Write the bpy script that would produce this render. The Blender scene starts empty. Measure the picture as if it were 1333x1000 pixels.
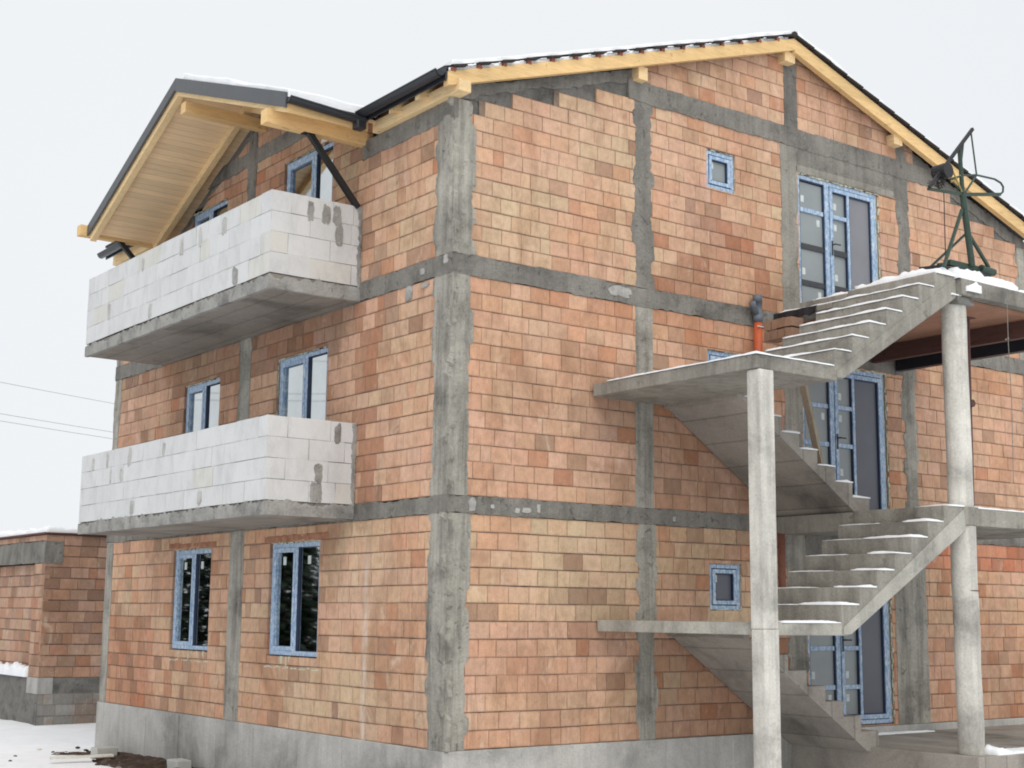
import bpy, bmesh, math, random
from mathutils import Vector, noise as mnoise
random.seed(7)
S = bpy.context.scene
COL = S.collection
rnd = random.uniform

# ------------------------------------------------------------------ helpers
def tag(o, label=None, cat=None, group=None, kind=None):
    if label: o['label'] = label
    if cat: o['category'] = cat
    if group: o['group'] = group
    if kind: o['kind'] = kind
    return o

def empty(name, loc=(0, 0, 0), parent=None):
    o = bpy.data.objects.new(name, None)
    o.location = loc
    o.empty_display_size = .2
    COL.objects.link(o)
    if parent: o.parent = parent
    return o

class MB:
    """collects shapes and links them as ONE mesh object"""
    def __init__(s):
        s.v = []; s.f = []; s.c = []; s.u = {}
    def face_set(s, vs, fs, col=None, uv=False):
        b = len(s.v)
        if uv: s.u[len(s.f)] = ((0,0),(1,0),(1,1),(0,1))
        s.v += [tuple(v) for v in vs]
        for f in fs:
            s.f.append(tuple(b + i for i in f)); s.c.append(col)
    def box(s, a, b, col=None, j=0):
        x0, y0, z0 = a; x1, y1, z1 = b
        vs = [(x0,y0,z0),(x1,y0,z0),(x1,y1,z0),(x0,y1,z0),(x0,y0,z1),(x1,y0,z1),(x1,y1,z1),(x0,y1,z1)]
        if j: vs = [tuple(c + rnd(-j, j) for c in v) for v in vs]
        s.face_set(vs, [(0,3,2,1),(4,5,6,7),(0,1,5,4),(1,2,6,5),(2,3,7,6),(3,0,4,7)], col)
        return s
    def prism(s, pts, d, col=None):
        """closed polygon pts (3D) extruded by vector d"""
        n = len(pts); d = Vector(d)
        vs = [Vector(p) for p in pts]; vs = vs + [v + d for v in vs]
        fs = [tuple(range(n))[::-1], tuple(range(n, 2*n))]
        fs += [(i, (i+1) % n, n + (i+1) % n, n + i) for i in range(n)]
        s.face_set(vs, fs, col)
        return s
    def beam(s, a, b, w, h, up=(0, 0, 1), col=None):
        """rectangular bar from a to b, w sideways, h along up"""
        a = Vector(a); b = Vector(b); d = (b - a).normalized(); up = Vector(up)
        sd = d.cross(up).normalized(); u = sd.cross(d).normalized()
        q = [a + sd*w/2*i + u*h/2*k for i, k in ((-1,-1),(1,-1),(1,1),(-1,1))]
        s.prism(q, b - a, col)
        return s
    def tube(s, pts, r, n=8, col=None):
        pts = [Vector(p) for p in pts]; rings = []
        rs = r if isinstance(r, (list, tuple)) else [r]*len(pts)
        ref = None
        for i, p in enumerate(pts):
            t = (pts[min(i+1, len(pts)-1)] - pts[max(i-1, 0)]).normalized()
            if ref is None:
                ref = Vector((0,0,1)) if abs(t.z) < .9 else Vector((1,0,0))
            e = t.cross(ref).normalized(); g = e.cross(t).normalized(); ref = g
            rings.append([p + (e*math.cos(2*math.pi*k/n) + g*math.sin(2*math.pi*k/n))*rs[i] for k in range(n)])
        vs = [v for r_ in rings for v in r_]
        fs = []
        for i in range(len(pts)-1):
            for k in range(n):
                fs.append((i*n+k, i*n+(k+1) % n, (i+1)*n+(k+1) % n, (i+1)*n+k))
        fs += [tuple(range(n))[::-1], tuple(range((len(pts)-1)*n, len(pts)*n))]
        s.face_set(vs, fs, col)
        return s
    def build(s, name, mat, parent=None, bevel=0, smooth=False, tri=False):
        me = bpy.data.meshes.new(name)
        me.from_pydata([tuple(v) for v in s.v], [], s.f)
        if any(c is not None for c in s.c):
            at = me.color_attributes.new('tint', 'FLOAT_COLOR', 'CORNER')
            i = 0
            for p, c in zip(me.polygons, s.c):
                for _ in p.loop_indices:
                    at.data[i].color = (*(c or (1,1,1)), 1); i += 1
        if s.u:
            ul = me.uv_layers.new(name='face_uv')
            for p in me.polygons:
                q = s.u.get(p.index)
                for k, li in enumerate(p.loop_indices): ul.data[li].uv = q[k] if q else (.5, .5)
        me.update()
        bm = bmesh.new(); bm.from_mesh(me)
        if tri: bmesh.ops.triangulate(bm, faces=[f for f in bm.faces if len(f.verts) > 4])
        bmesh.ops.recalc_face_normals(bm, faces=bm.faces)
        bm.to_mesh(me); bm.free()
        if smooth:
            for p in me.polygons: p.use_smooth = True
        me.materials.append(mat)
        o = bpy.data.objects.new(name, me)
        COL.objects.link(o)
        if parent: o.parent = parent
        if bevel:
            m = o.modifiers.new('bevel', 'BEVEL'); m.width = bevel; m.segments = 2; m.limit_method = 'ANGLE'
        return o

# ------------------------------------------------------------------ materials
class NT:
    def __init__(s, name):
        s.m = bpy.data.materials.new(name); s.m.use_nodes = True
        s.t = s.m.node_tree; s.b = s.t.nodes['Principled BSDF']
        s.co = s.t.nodes.new('ShaderNodeTexCoord').outputs['Object']
    def n(s, typ, **kw):
        nd = s.t.nodes.new(typ)
        for k, v in kw.items():
            if k in nd.inputs: s.put(nd.inputs[k], v)
            else: setattr(nd, k, v)
        return nd
    def put(s, sock, v):
        if hasattr(v, 'is_output') or isinstance(v, bpy.types.NodeSocket): s.t.links.new(v, sock)
        else: sock.default_value = v
    def noise(s, scale, detail=5, rough=.6, stretch=(1,1,1), dist=0):
        mp = s.n('ShaderNodeMapping'); s.t.links.new(s.co, mp.inputs['Vector']); mp.inputs['Scale'].default_value = stretch
        nd = s.n('ShaderNodeTexNoise', Scale=scale, Detail=detail, Roughness=rough, Distortion=dist)
        s.t.links.new(mp.outputs[0], nd.inputs['Vector'])
        return nd.outputs['Fac']
    def ramp(s, fac, stops):
        nd = s.n('ShaderNodeValToRGB'); s.t.links.new(fac, nd.inputs['Fac'])
        els = nd.color_ramp.elements
        while len(els) < len(stops): els.new(.5)
        for e, (p, c) in zip(els, stops):
            e.position = p; e.color = (c, c, c, 1) if isinstance(c, (int, float)) else (*c, 1)
        return nd.outputs['Color']
    def mix(s, fac, a, b, blend='MIX'):
        nd = s.n('ShaderNodeMix', data_type='RGBA', blend_type=blend)
        for i, v in ((0, fac), (6, a), (7, b)):
            if isinstance(v, bpy.types.NodeSocket): s.t.links.new(v, nd.inputs[i])
            elif i == 0: nd.inputs[0].default_value = v
            else: nd.inputs[i].default_value = (v, v, v, 1) if isinstance(v, (int, float)) else (*v, 1)
        return nd.outputs[2]
    def math(s, op, a, b=0.0, clamp=False):
        nd = s.n('ShaderNodeMath', operation=op, use_clamp=clamp)
        s.put(nd.inputs[0], a); s.put(nd.inputs[1], b)
        return nd.outputs[0]
    def bump(s, h, strength=.3, dist=.01):
        nd = s.n('ShaderNodeBump', Strength=strength, Distance=dist)
        s.t.links.new(h, nd.inputs['Height']); s.t.links.new(nd.outputs[0], s.b.inputs['Normal'])
    def done(s, col, rough=.9, metal=0, spec=.3):
        s.put(s.b.inputs['Base Color'], col if isinstance(col, bpy.types.NodeSocket) else (*col, 1))
        s.put(s.b.inputs['Roughness'], rough); s.b.inputs['Metallic'].default_value = metal
        s.b.inputs['Specular IOR Level'].default_value = spec
        return s.m

def concrete(name, base, dark=.45, streak=.5, tintc=(1, .99, .96), bumpy=.5, blotch=1.0):
    t = NT(name)
    c0 = tuple(base*k for k in tintc)
    big = t.ramp(t.noise(1.3*blotch, 6, .65, dist=.4), [(.32, .58), (.5, 1.0), (.68, 1.22)])
    st = t.ramp(t.noise(7, 5, .65, (1, 1, .07)), [(.34, 1-.55*streak), (.55, 1.0), (.8, 1+.2*streak)])
    fine = t.ramp(t.noise(38, 4, .7), [(.3, .84), (.55, 1.0), (.75, 1.1)])
    pit = t.ramp(t.noise(9, 6, .75, dist=.8), [(.60, 0), (.70, 1)])
    c = t.mix(1, c0, big, 'MULTIPLY'); c = t.mix(1, c, st, 'MULTIPLY'); c = t.mix(1, c, fine, 'MULTIPLY')
    c = t.mix(t.math('MULTIPLY', pit, dark), c, tuple(base*.42*k for k in tintc))
    honey = t.ramp(t.noise(3.4, 7, .85, dist=1.2), [(.60, 0), (.67, 1)])
    c = t.mix(t.math('MULTIPLY', honey, dark*.55), c, tuple(base*.55*k for k in (1, .92, .78)))
    lime = t.ramp(t.noise(2.7, 7, .8, (1, 1, .5), .9), [(.62, 0), (.70, 1)])
    c = t.mix(t.math('MULTIPLY', lime, .35), c, tuple(min(.7, base*1.5)*k for k in (1, .98, .92)))
    h = t.math('ADD', t.noise(26, 6, .75), t.math('MULTIPLY', t.noise(5, 6, .7), 2.0))
    h = t.math('SUBTRACT', h, t.math('MULTIPLY', pit, .6))
    t.bump(h, bumpy, .03)
    return t.done(c, .92, spec=.2)

def board_marks(m, pitch=.42, k=.30):
    """faint lines left by the shuttering boards"""
    nt = m.node_tree; b = nt.nodes['Principled BSDF']; src = b.inputs['Base Color'].links[0].from_socket
    t = NT.__new__(NT); t.m = m; t.t = nt; t.b = b
    t.co = nt.nodes.new('ShaderNodeTexCoord').outputs['Object']
    sx = t.n('ShaderNodeSeparateXYZ'); nt.links.new(t.co, sx.inputs[0])
    w = t.math('ADD', t.math('DIVIDE', t.math('ADD', sx.outputs[0], t.math('MULTIPLY', t.noise(1.2, 3), .05)), pitch), .3)
    f = t.math('ABSOLUTE', t.math('SUBTRACT', t.math('FRACT', w), .5))
    l = t.ramp(f, [(.455, 1.0), (.49, 1-k)])
    idn = t.n('ShaderNodeTexWhiteNoise', noise_dimensions='1D'); nt.links.new(t.math('FLOOR', w), idn.inputs['W'])
    c = t.mix(1, src, l, 'MULTIPLY'); c = t.mix(1, c, t.ramp(idn.outputs['Value'], [(0, .86), (1, 1.08)]), 'MULTIPLY')
    nt.links.new(c, b.inputs['Base Color'])
    return m

def plain(name, base, rough=.6, metal=0, var=.25, scale=20, bump=.1, spec=.4):
    t = NT(name)
    c = t.mix(1, base, t.ramp(t.noise(scale, 5, .65), [(.3, 1-var), (.55, 1), (.8, 1+var*.5)]), 'MULTIPLY')
    t.bump(t.noise(scale*3, 4, .6), bump, .005)
    return t.done(c, rough, metal, spec)

def brick_mat(name, streak_y=None, aac=False):
    t = NT(name)
    at = t.n('ShaderNodeVertexColor', layer_name='tint').outputs['Color']
    uv = t.n('ShaderNodeUVMap', uv_map='face_uv').outputs[0]
    sp_ = t.n('ShaderNodeSeparateXYZ'); t.t.links.new(uv, sp_.inputs[0]); U, V = sp_.outputs[0], sp_.outputs[1]
    eu = t.math('MULTIPLY', t.math('MINIMUM', U, t.math('SUBTRACT', 1, U)), .48)
    ev = t.math('MULTIPLY', t.math('MINIMUM', V, t.math('SUBTRACT', 1, V)), .20)
    ed = t.math('MINIMUM', eu, ev)
    c = t.mix(1, at, t.ramp(t.noise(60, 5, .7), [(.28, .84), (.55, 1), (.8, 1.10)]), 'MULTIPLY')
    c = t.mix(1, c, t.ramp(t.noise(11, 6, .7, (1, 1, .7)), [(.28, .78), (.52, 1), (.75, 1.10)]), 'MULTIPLY')
    rib = t.math('SINE', t.math('MULTIPLY', U, 50.3))
    c = t.mix(1, c, t.ramp(t.math('ADD', t.math('MULTIPLY', rib, .5), .5), [(0, .98), (1, 1.01)]), 'MULTIPLY')
    # scorched or paler heart of the block
    heart = t.math('MULTIPLY', t.math('SUBTRACT', ed, .02), 16, True)
    hm = t.math('MULTIPLY', heart, t.ramp(t.noise(2.6, 4, .6), [(.5, 0), (.68, .45)]))
    c = t.mix(hm, c, (.40, .27, .17))
    # soft dirty stains, run-off and pale bloom
    stain = t.ramp(t.noise(1.15, 6, .72, (1, 1, .55), .6), [(.48, 0), (.66, 1)])
    c = t.mix(t.math('MULTIPLY', stain, .52), c, (.27, .145, .085))
    run = t.ramp(t.noise(4.2, 6, .75, (1, 1, .22), .3), [(.55, 0), (.70, 1)])
    c = t.mix(t.math('MULTIPLY', run, .42), c, (.26, .15, .095))
    grime = t.ramp(t.noise(6.5, 6, .8, (1, 1, .6), .8), [(.61, 0), (.70, 1)])
    c = t.mix(t.math('MULTIPLY', grime, .42), c, (.15, .09, .06))
    ef = t.ramp(t.noise(3.1, 7, .78, (1, 1, .5), .7), [(.58, 0), (.70, 1)])
    c = t.mix(t.math('MULTIPLY', ef, .45), c, (.74, .61, .48))
    # chipped, mortar-smeared rims
    wn = t.math('MULTIPLY', t.ramp(t.noise(17, 5, .75), [(.38, 0), (.72, 1)]), .03)
    rim = t.math('SUBTRACT', 1, t.math('DIVIDE', ed, t.math('ADD', wn, .0035)), True)
    c = t.mix(t.math('MULTIPLY', rim, t.ramp(t.noise(2.1, 5, .7), [(.35, .15), (.65, .60)])), c, (.23, .15, .105))
    if streak_y is not None:
        sx = t.n('ShaderNodeSeparateXYZ'); t.t.links.new(t.co, sx.inputs[0])
        w = t.math('ADD', sx.outputs[1], t.math('MULTIPLY', t.noise(3, 4), .14))
        d = t.math('ABSOLUTE', t.math('SUBTRACT', w, streak_y + .07))
        m = t.math('SUBTRACT', 1, t.math('DIVIDE', d, .085), True)
        z = t.math('MULTIPLY', t.math('SUBTRACT', 2.7, sx.outputs[2], True), m)
        c = t.mix(t.math('MULTIPLY', z, t.ramp(t.noise(9, 4, .7, (1, 1, .3)), [(.35, .1), (.6, .75)])), c, (.7, .62, .55))
    h = t.math('ADD', t.noise(90, 4, .7), t.math('MULTIPLY', t.noise(12, 5, .65), 1.5))
    h = t.math('SUBTRACT', h, t.math('MULTIPLY', rim, 1.2))
    h = t.math('ADD', h, t.math('MULTIPLY', rib, .10))
    t.bump(h, .5, .008)
    return t.done(c, .93, spec=.15)

def wood(name, base, axis='x', var=.25, scale=1.0):
    t = NT(name)
    st = {'x': (.12, 1, 1), 'y': (1, .12, 1), 'z': (1, 1, .12)}[axis]
    g = t.ramp(t.noise(34*scale, 6, .65, st, 1.0), [(.3, 1-var), (.5, 1), (.75, 1+var*.4)])
    b = t.ramp(t.noise(2.2*scale, 4, .6, st), [(.3, .82), (.6, 1.06)])
    c = t.mix(1, t.mix(1, base, g, 'MULTIPLY'), b, 'MULTIPLY')
    k = t.ramp(t.noise(6*scale, 3, .5), [(.66, 0), (.71, 1)])
    c = t.mix(t.math('MULTIPLY', k, .5), c, tuple(x*.45 for x in base))
    t.bump(t.noise(50*scale, 4, .6, st), .2, .004)
    return t.done(c, .75, spec=.25)

M = {}
M['brick'] = brick_mat('terracotta_block')
M['brick_left'] = brick_mat('terracotta_block_streaked', 1.75)
M['mortar'] = plain('mortar_joint', (.27, .205, .16), .95, var=.75, scale=3.5, bump=.4, spec=.1)
M['redbrick'] = plain('red_brick_lintel', (.40, .20, .13), .95, 0, .4, 9, .5, .1)
M['core'] = plain('dark_core', (.03, .026, .024), 1, spec=0)
M['col'] = concrete('column_concrete', .43, .7, .8, (1, .955, .84), .8)
M['beam'] = concrete('beam_concrete', .27, .7, .4, (1, .95, .86), .9)
M['fill'] = concrete('mortar_fill', .23, .6, .1, (1, .965, .89), .9, 2)
M['plinth'] = concrete('plinth_concrete', .48, .4, .22, (1, .98, .93), .3, .6)
M['pale'] = concrete('pale_column_concrete', .62, .2, .45, (1, .975, .89), .3, 1.2)
M['stair'] = concrete('stair_concrete', .33, .6, .4, (1, .955, .84), .6)
M['stair_pale'] = concrete('pale_stair_concrete', .44, .5, .3, (1, .975, .87), .5)
M['soffit'] = concrete('soffit_concrete', .33, .45, .0, (1, .92, .82), .35, .7)
board_marks(M['soffit'])
M['slabc'] = concrete('balcony_concrete', .45, .4, .1, (1, .97, .92), .5, 1.5)
M['smear'] = concrete('grey_mortar_smear', .38, .3, .1, (1, .98, .93), .9, 2)
M['smear_pale'] = concrete('pale_mortar_smear', .53, .3, .1, (1, .99, .95), .7, 2)
t = NT('aerated_block')
a_ = t.n('ShaderNodeVertexColor', layer_name='tint').outputs['Color']
c_ = t.mix(1, a_, t.ramp(t.noise(4, 6, .7, (1, 1, .5), .4), [(.3, .86), (.52, 1), (.8, 1.04)]), 'MULTIPLY')
c_ = t.mix(1, c_, t.ramp(t.noise(70, 4, .7), [(.3, .93), (.6, 1.02)]), 'MULTIPLY')
c_ = t.mix(t.math('MULTIPLY', t.ramp(t.noise(8, 6, .8, (1, 1, .3), .6), [(.62, 0), (.72, 1)]), .35), c_, (.46, .45, .42))
t.bump(t.noise(120, 3, .7), .25, .004)
M['aac'] = t.done(c_, .95, spec=.1)
M['timber'] = wood('fresh_timber', (.76, .52, .25), 'x', .22)
M['timber_y'] = wood('fresh_timber_lengthways', (.80, .59, .33), 'y', .22)
M['timber_end'] = wood('timber_end_grain', (.76, .5, .22), 'z', .2)
M['grey_board'] = wood('weathered_board', (.36, .31, .24), 'z', .3)
M['batten'] = plain('red_batten', (.30, .10, .06), .8)
# tongue and groove soffit boards (run along X on the sloping underside)
t = NT('soffit_boards')
sx = t.n('ShaderNodeSeparateXYZ'); t.t.links.new(t.co, sx.inputs[0])
yy = t.math('DIVIDE', sx.outputs[1], .11)
fr = t.math('FRACT', yy)
idn = t.n('ShaderNodeTexWhiteNoise', noise_dimensions='1D'); t.t.links.new(t.math('FLOOR', yy), idn.inputs['W'])
c_ = t.mix(1, (.90, .67, .42), t.ramp(idn.outputs['Value'], [(0, .92), (1, 1.06)]), 'MULTIPLY')
c_ = t.mix(1, c_, t.ramp(t.noise(22, 6, .65, (.1, 1, 1), 1), [(.3, .88), (.6, 1.04)]), 'MULTIPLY')
gap = t.ramp(t.math('ABSOLUTE', t.math('SUBTRACT', fr, .5)), [(.455, 1.0), (.495, .6)])
c_ = t.mix(1, c_, gap, 'MULTIPLY')
t.bump(gap, .4, .006)
M['boards'] = t.done(c_, .7, spec=.25)
M['sheet'] = plain('dark_sheet_metal', (.075, .08, .088), .45, .0, .12, 6, .03, .5)
M['gutter'] = plain('anthracite_gutter', (.022, .026, .033), .35, .0, .15, 6, .02, .5)
M['tile'] = plain('dark_roof_tile', (.035, .03, .03), .7, 0, .3, 10, .2, .3)
t = NT('snow')
c_ = t.mix(1, (.90, .92, .95), t.ramp(t.noise(2.5, 5, .6), [(.3, .93), (.6, 1)]), 'MULTIPLY')
t.bump(t.math('ADD', t.noise(60, 4, .6), t.math('MULTIPLY', t.noise(7, 4, .6), 2.5)), .3, .02)
M['snow'] = t.done(c_, .8, spec=.25)
t = NT('protective_film_frame')
f_ = t.ramp(t.noise(30, 6, .75, (1, 1, .45), .6), [(.32, (.14, .25, .43)), (.48, (.29, .42, .60)), (.60, (.58, .66, .74))])
t.bump(t.noise(25, 4, .6), .2, .004)
M['film'] = t.done(f_, .45, spec=.4)
M['navy'] = plain('dark_blue_profile', (.022, .04, .09), .45, 0, .2, 10)
M['graphite'] = plain('graphite_profile', (.045, .048, .055), .45, 0, .2, 10)
def glass(name, base, rough, metal, spec=.5):
    t = NT(name)
    t.bump(t.noise(2.2, 2, .5), .03, .01)
    c = t.mix(1, base, t.ramp(t.noise(1.5, 4, .6), [(.3, .9), (.65, 1.05)]), 'MULTIPLY')
    return t.done(c, rough, metal, spec)
M['mirror'] = glass('reflective_glass', (.60, .63, .63), .03, 1.0)
M['dimglass'] = glass('dim_reflective_glass', (.42, .45, .48), .04, 1.0)
M['frost'] = glass('grey_door_glass', (.27, .30, .31), .35, 0, .5)
M['panel'] = glass('slate_door_panel', (.10, .108, .135), .4, 0, .5)
M['panel_light'] = glass('light_slate_panel', (.215, .22, .245), .4, 0, .5)
M['sticker'] = plain('paper_sticker', (.62, .68, .68), .8)
M['foam'] = plain('mounting_foam', (.60, .62, .50), .9, 0, .3, 30, .6, .1)
M['eps'] = plain('pale_insulation', (.72, .70, .64), .9, 0, .15, 20, .2, .1)
M['redpipe'] = plain('orange_drainpipe', (.56, .12, .045), .45, 0, .15, 8)
M['oldpipe'] = plain('dusty_red_pipe', (.24, .10, .07), .7, 0, .3, 8)
M['greypipe'] = plain('grey_pipe_fitting', (.13, .15, .18), .5, 0, .2, 8)
M['green'] = plain('green_painted_steel', (.032, .062, .046), .45, .0, .35, 30)
M['blacksteel'] = plain('black_steel', (.02, .02, .022), .5, 0, .3, 30)
M['yellowsteel'] = plain('worn_yellow_steel', (.38, .29, .10), .6, 0, .3, 30)
M['rust'] = plain('rusty_brown_steel', (.105, .045, .038), .7, 0, .3, 20)
M['ply'] = wood('red_brown_formwork', (.33, .175, .115), 'y', .35)
M['ply_dark'] = wood('dark_red_formwork_beam', (.10, .05, .042), 'y', .3)
M['tarp'] = plain('black_tar_sheet', (.016, .018, .024), .5, 0, .3, 15, .6)
M['wire'] = plain('pale_wire', (.42, .43, .44), .7)
M['rope'] = plain('grey_rope', (.25, .24, .22), .9)
M['bark'] = plain('bark', (.05, .038, .03), .95, 0, .4, 20, .6)
t = NT('needles')
c_ = t.ramp(t.noise(1.6, 5, .7), [(.3, (.012, .022, .014)), (.55, (.03, .045, .03)), (.72, (.10, .12, .11))])
M['needle'] = t.done(c_, .9, spec=.1)
t = NT('muddy_soil')
c_ = t.ramp(t.noise(5, 7, .75, dist=.5), [(.3, (.045, .034, .028)), (.5, (.12, .085, .065)), (.64, (.22, .16, .13)), (.72, (.6, .6, .62))])
t.bump(t.noise(14, 7, .8), 1, .08)
M['soil'] = t.done(c_, .95, spec=.1)
M['stone'] = plain('rubble_stone', (.34, .31, .28), .95, 0, .4, 12, .6, .1)

# ------------------------------------------------------------------ facade frames: P(u, d, z), d = distance outward
FR = lambda u, d, z: (u, -d, z)          # gable facade (faces -Y), u = x
FL = lambda u, d, z: (-d, u, z)          # balcony facade (faces -X), u = y
def shifted(fr, du, dd): return lambda u, d, z: fr(u + du, d + dd, z)

ORANGE, TAN, PINK = (.645,.368,.232), (.635,.468,.31), (.67,.42,.31)
REDS = [(.50,.21,.115),(.48,.225,.13),(.54,.245,.14)]
BROWN = [(.33,.195,.13),(.38,.235,.16),(.41,.26,.18),(.36,.225,.165)]
lerp = lambda a, b, t: tuple(x+(y-x)*t for x, y in zip(a, b))
def pick(w, x=0.0, z=0.0):
    """w = (tan share, pink share, chance of red, chance of brown)"""
    n = mnoise.noise(Vector((x*.8, z*1.3, 11)))
    t = min(1, max(0, w[0] + .8*n + rnd(-.32, .32)))
    c = lerp(ORANGE, TAN, t)
    c = lerp(c, PINK, min(1, max(0, w[1] + .5*mnoise.noise(Vector((x*.6, z, 31))) + rnd(-.3, .3))))
    k = 1 + .9*mnoise.noise(Vector((x*.7, z*.9, 57)))
    r = random.random()
    if r < w[2]*k: c = lerp(c, random.choice(REDS), rnd(.2, .8))
    elif r < (w[2]+w[3])*k: c = lerp(c, random.choice(BROWN), rnd(.35, .9))
    q = rnd(.93, 1.06); g = rnd(.97, 1.03)
    return (c[0]*q, c[1]*q*g, c[2]*q*g)

def cut(a, b, z0, z1, holes):
    """rectangle a..b x z0..z1 minus holes -> rectangles"""
    out = [(a, b, z0, z1)]
    for h0, h1, k0, k1 in holes:
        nxt = []
        for (p, q, s, t_) in out:
            if h1 <= p or h0 >= q or k1 <= s or k0 >= t_: nxt.append((p, q, s, t_)); continue
            if h0 > p: nxt.append((p, h0, s, t_))
            if h1 < q: nxt.append((h1, q, s, t_))
            pp, qq = max(p, h0), min(q, h1)
            if k0 > s: nxt.append((pp, qq, s, k0))
            if k1 < t_: nxt.append((pp, qq, k1, t_))
        out = nxt
    return out

def masonry(name, fr, u0, u1, z0, z1, holes, parent, mat, weights, ch=.2, bl=.3, top=None, stepped=False, tint=None, depth=.12, mort=True, jit=.0016, odd=.16, gap=.0045, mm=None, colour=None):
    mb = MB(); mo = MB()
    n = max(1, round((z1-z0)/ch)); h = (z1-z0)/n
    for r in range(n):
        gp = gap*rnd(.4, 1.4) if gap == .0045 else gap
        a0 = z0 + r*h + gp; a1 = z0 + (r+1)*h - gp*.6
        u = u0 - (r % 2)*bl/2 - rnd(0, .06) - (bl*.0)
        while u < u1:
            L = bl if random.random() > odd else bl*random.choice([.5, .62, .84, .84])
            e = u + L
            p, q = max(u, u0) + .0022, min(e, u1) - .0022
            u = e
            if q - p < .012: continue
            wv = weights(p, a0) if callable(weights) else weights
            col = colour() if colour else pick(wv, p, a0)
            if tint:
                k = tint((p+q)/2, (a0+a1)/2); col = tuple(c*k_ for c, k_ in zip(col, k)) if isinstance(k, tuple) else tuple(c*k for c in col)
            for (s, e2, b0, b1) in cut(p, q, a0, a1, holes):
                if e2-s < .015 or b1-b0 < .015: continue
                tl = tr = b1
                if top:
                    if stepped:
                        if min(top(s), top(e2)) < b1: continue
                    else:
                        tl = min(b1, top(s)); tr = min(b1, top(e2))
                        if max(tl, tr) < b0 + .02: continue
                        tl = max(tl, b0+.002); tr = max(tr, b0+.002)
                d = rnd(-.0025, .0025)
                J = lambda: rnd(-jit, jit)
                wv0 = .007*mnoise.noise(Vector((s*.9, r*.37, z0))) if ch < .24 else 0; wv1 = .007*mnoise.noise(Vector((e2*.9, r*.37, z0))) if ch < .24 else 0
                hc = rnd(0, .004) if ch < .24 else 0
                f4 = [(s+J(), d+J(), b0+wv0+J()), (e2+J(), d+J(), b0+wv1+J()), (e2+J(), d+J(), tr+wv1-hc+J()), (s+J(), d+J(), tl+wv0-hc+J())]
                k4 = [(s, -depth, b0), (e2, -depth, b0), (e2, -depth, tr), (s, -depth, tl)]
                vs = [fr(*v) for v in f4+k4]
                mb.face_set(vs, [(0,1,2,3),(1,0,4,5),(2,1,5,6),(3,2,6,7),(0,3,7,4)], col, True)
        if mort:
            md = -.010
            for (s, e2, b0, b1) in cut(u0, u1, z0+r*h, z0+(r+1)*h, holes):
                tl, tr = (min(b1, max(b0, top(s)-.01)), min(b1, max(b0, top(e2)-.01))) if top else (b1, b1)
                if top and stepped:
                    tl = tr = b1
                    if min(top(s), top(e2)) < b1: 
                        m = 12
                        for i in range(m):
                            q0, q1 = s+(e2-s)*i/m, s+(e2-s)*(i+1)/m
                            if min(top(q0), top(q1)) >= b1: mo.face_set([fr(q0,md,b0),fr(q1,md,b0),fr(q1,md,b1),fr(q0,md,b1)],[(0,1,2,3)])
                        continue
                if top and not stepped:
                    m = max(1, int((e2-s)/.3))
                    for i in range(m):
                        q0, q1 = s+(e2-s)*i/m, s+(e2-s)*(i+1)/m
                        h0, h1 = min(b1, top(q0)-.01), min(b1, top(q1)-.01)
                        if max(h0, h1) <= b0: continue
                        mo.face_set([fr(q0,md,b0),fr(q1,md,b0),fr(q1,md,max(h1,b0)),fr(q0,md,max(h0,b0))],[(0,1,2,3)])
                    continue
                mo.face_set([fr(s,md,b0),fr(e2,md,b0),fr(e2,md,b1),fr(s,md,b1)],[(0,1,2,3)])
    o = mb.build(name, mat, parent)
    if mort and mo.v: mo.build('mortar_joint', mm or M['mortar'], o)
    return o

def rough_strip(mb, fr, p0, p1, w0, w1, jag=.012, d=.009, step=.05, back=.05, ch=.2, tooth=0.0, cols=5, low=1.0):
    """irregular band of concrete: long from p0 to p1 = (u,z) centre line ends; w0,w1 offsets across (negative/positive)"""
    (ua, za), (ub, zb) = p0, p1
    L = math.hypot(ub-ua, zb-za); du, dz = (ub-ua)/L, (zb-za)/L
    nu, nz = -dz, du                      # across direction
    n = max(2, int(L/step)); rows = []
    s1, s2 = rnd(0, 99), rnd(0, 99)
    for i in range(n+1):
        t_ = L*i/n
        k = int(t_/ch) % 2
        def edge(seed):
            v = mnoise.noise(Vector((t_*2.2, seed, 0)))*jag*1.6 + mnoise.noise(Vector((t_*11, seed+5, 0)))*jag*1.5 + rnd(-jag, jag)*.45
            return v + (tooth*(1 if mnoise.noise(Vector((math.floor(t_/ch)*1.7+.3, seed, 3))) > .05 else 0) if tooth else 0)
        a = w0 - edge(s1)*low; b = w1 + edge(s2)
        if i in (0, n): pass
        row = []
        for c in range(cols):
            f = c/(cols-1); off = a + (b-a)*f
            dd = d + (mnoise.noise(Vector((t_*5, off*9, s1)))*.006 if 0 < c < cols-1 else -.003)
            row.append((ua+du*t_+nu*off, dd, za+dz*t_+nz*off))
        rows.append([(row[0][0], -back, row[0][2])] + row + [(row[-1][0], -back, row[-1][2])])
    m = cols+2
    vs = [fr(*v) for r in rows for v in r]
    fs = [(i*m+c, i*m+c+1, (i+1)*m+c+1, (i+1)*m+c) for i in range(n) for c in range(m-1)]
    fs += [tuple(range(m)), tuple(range(n*m, n*m+m))]
    mb.face_set(vs, fs)
    return mb

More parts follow.
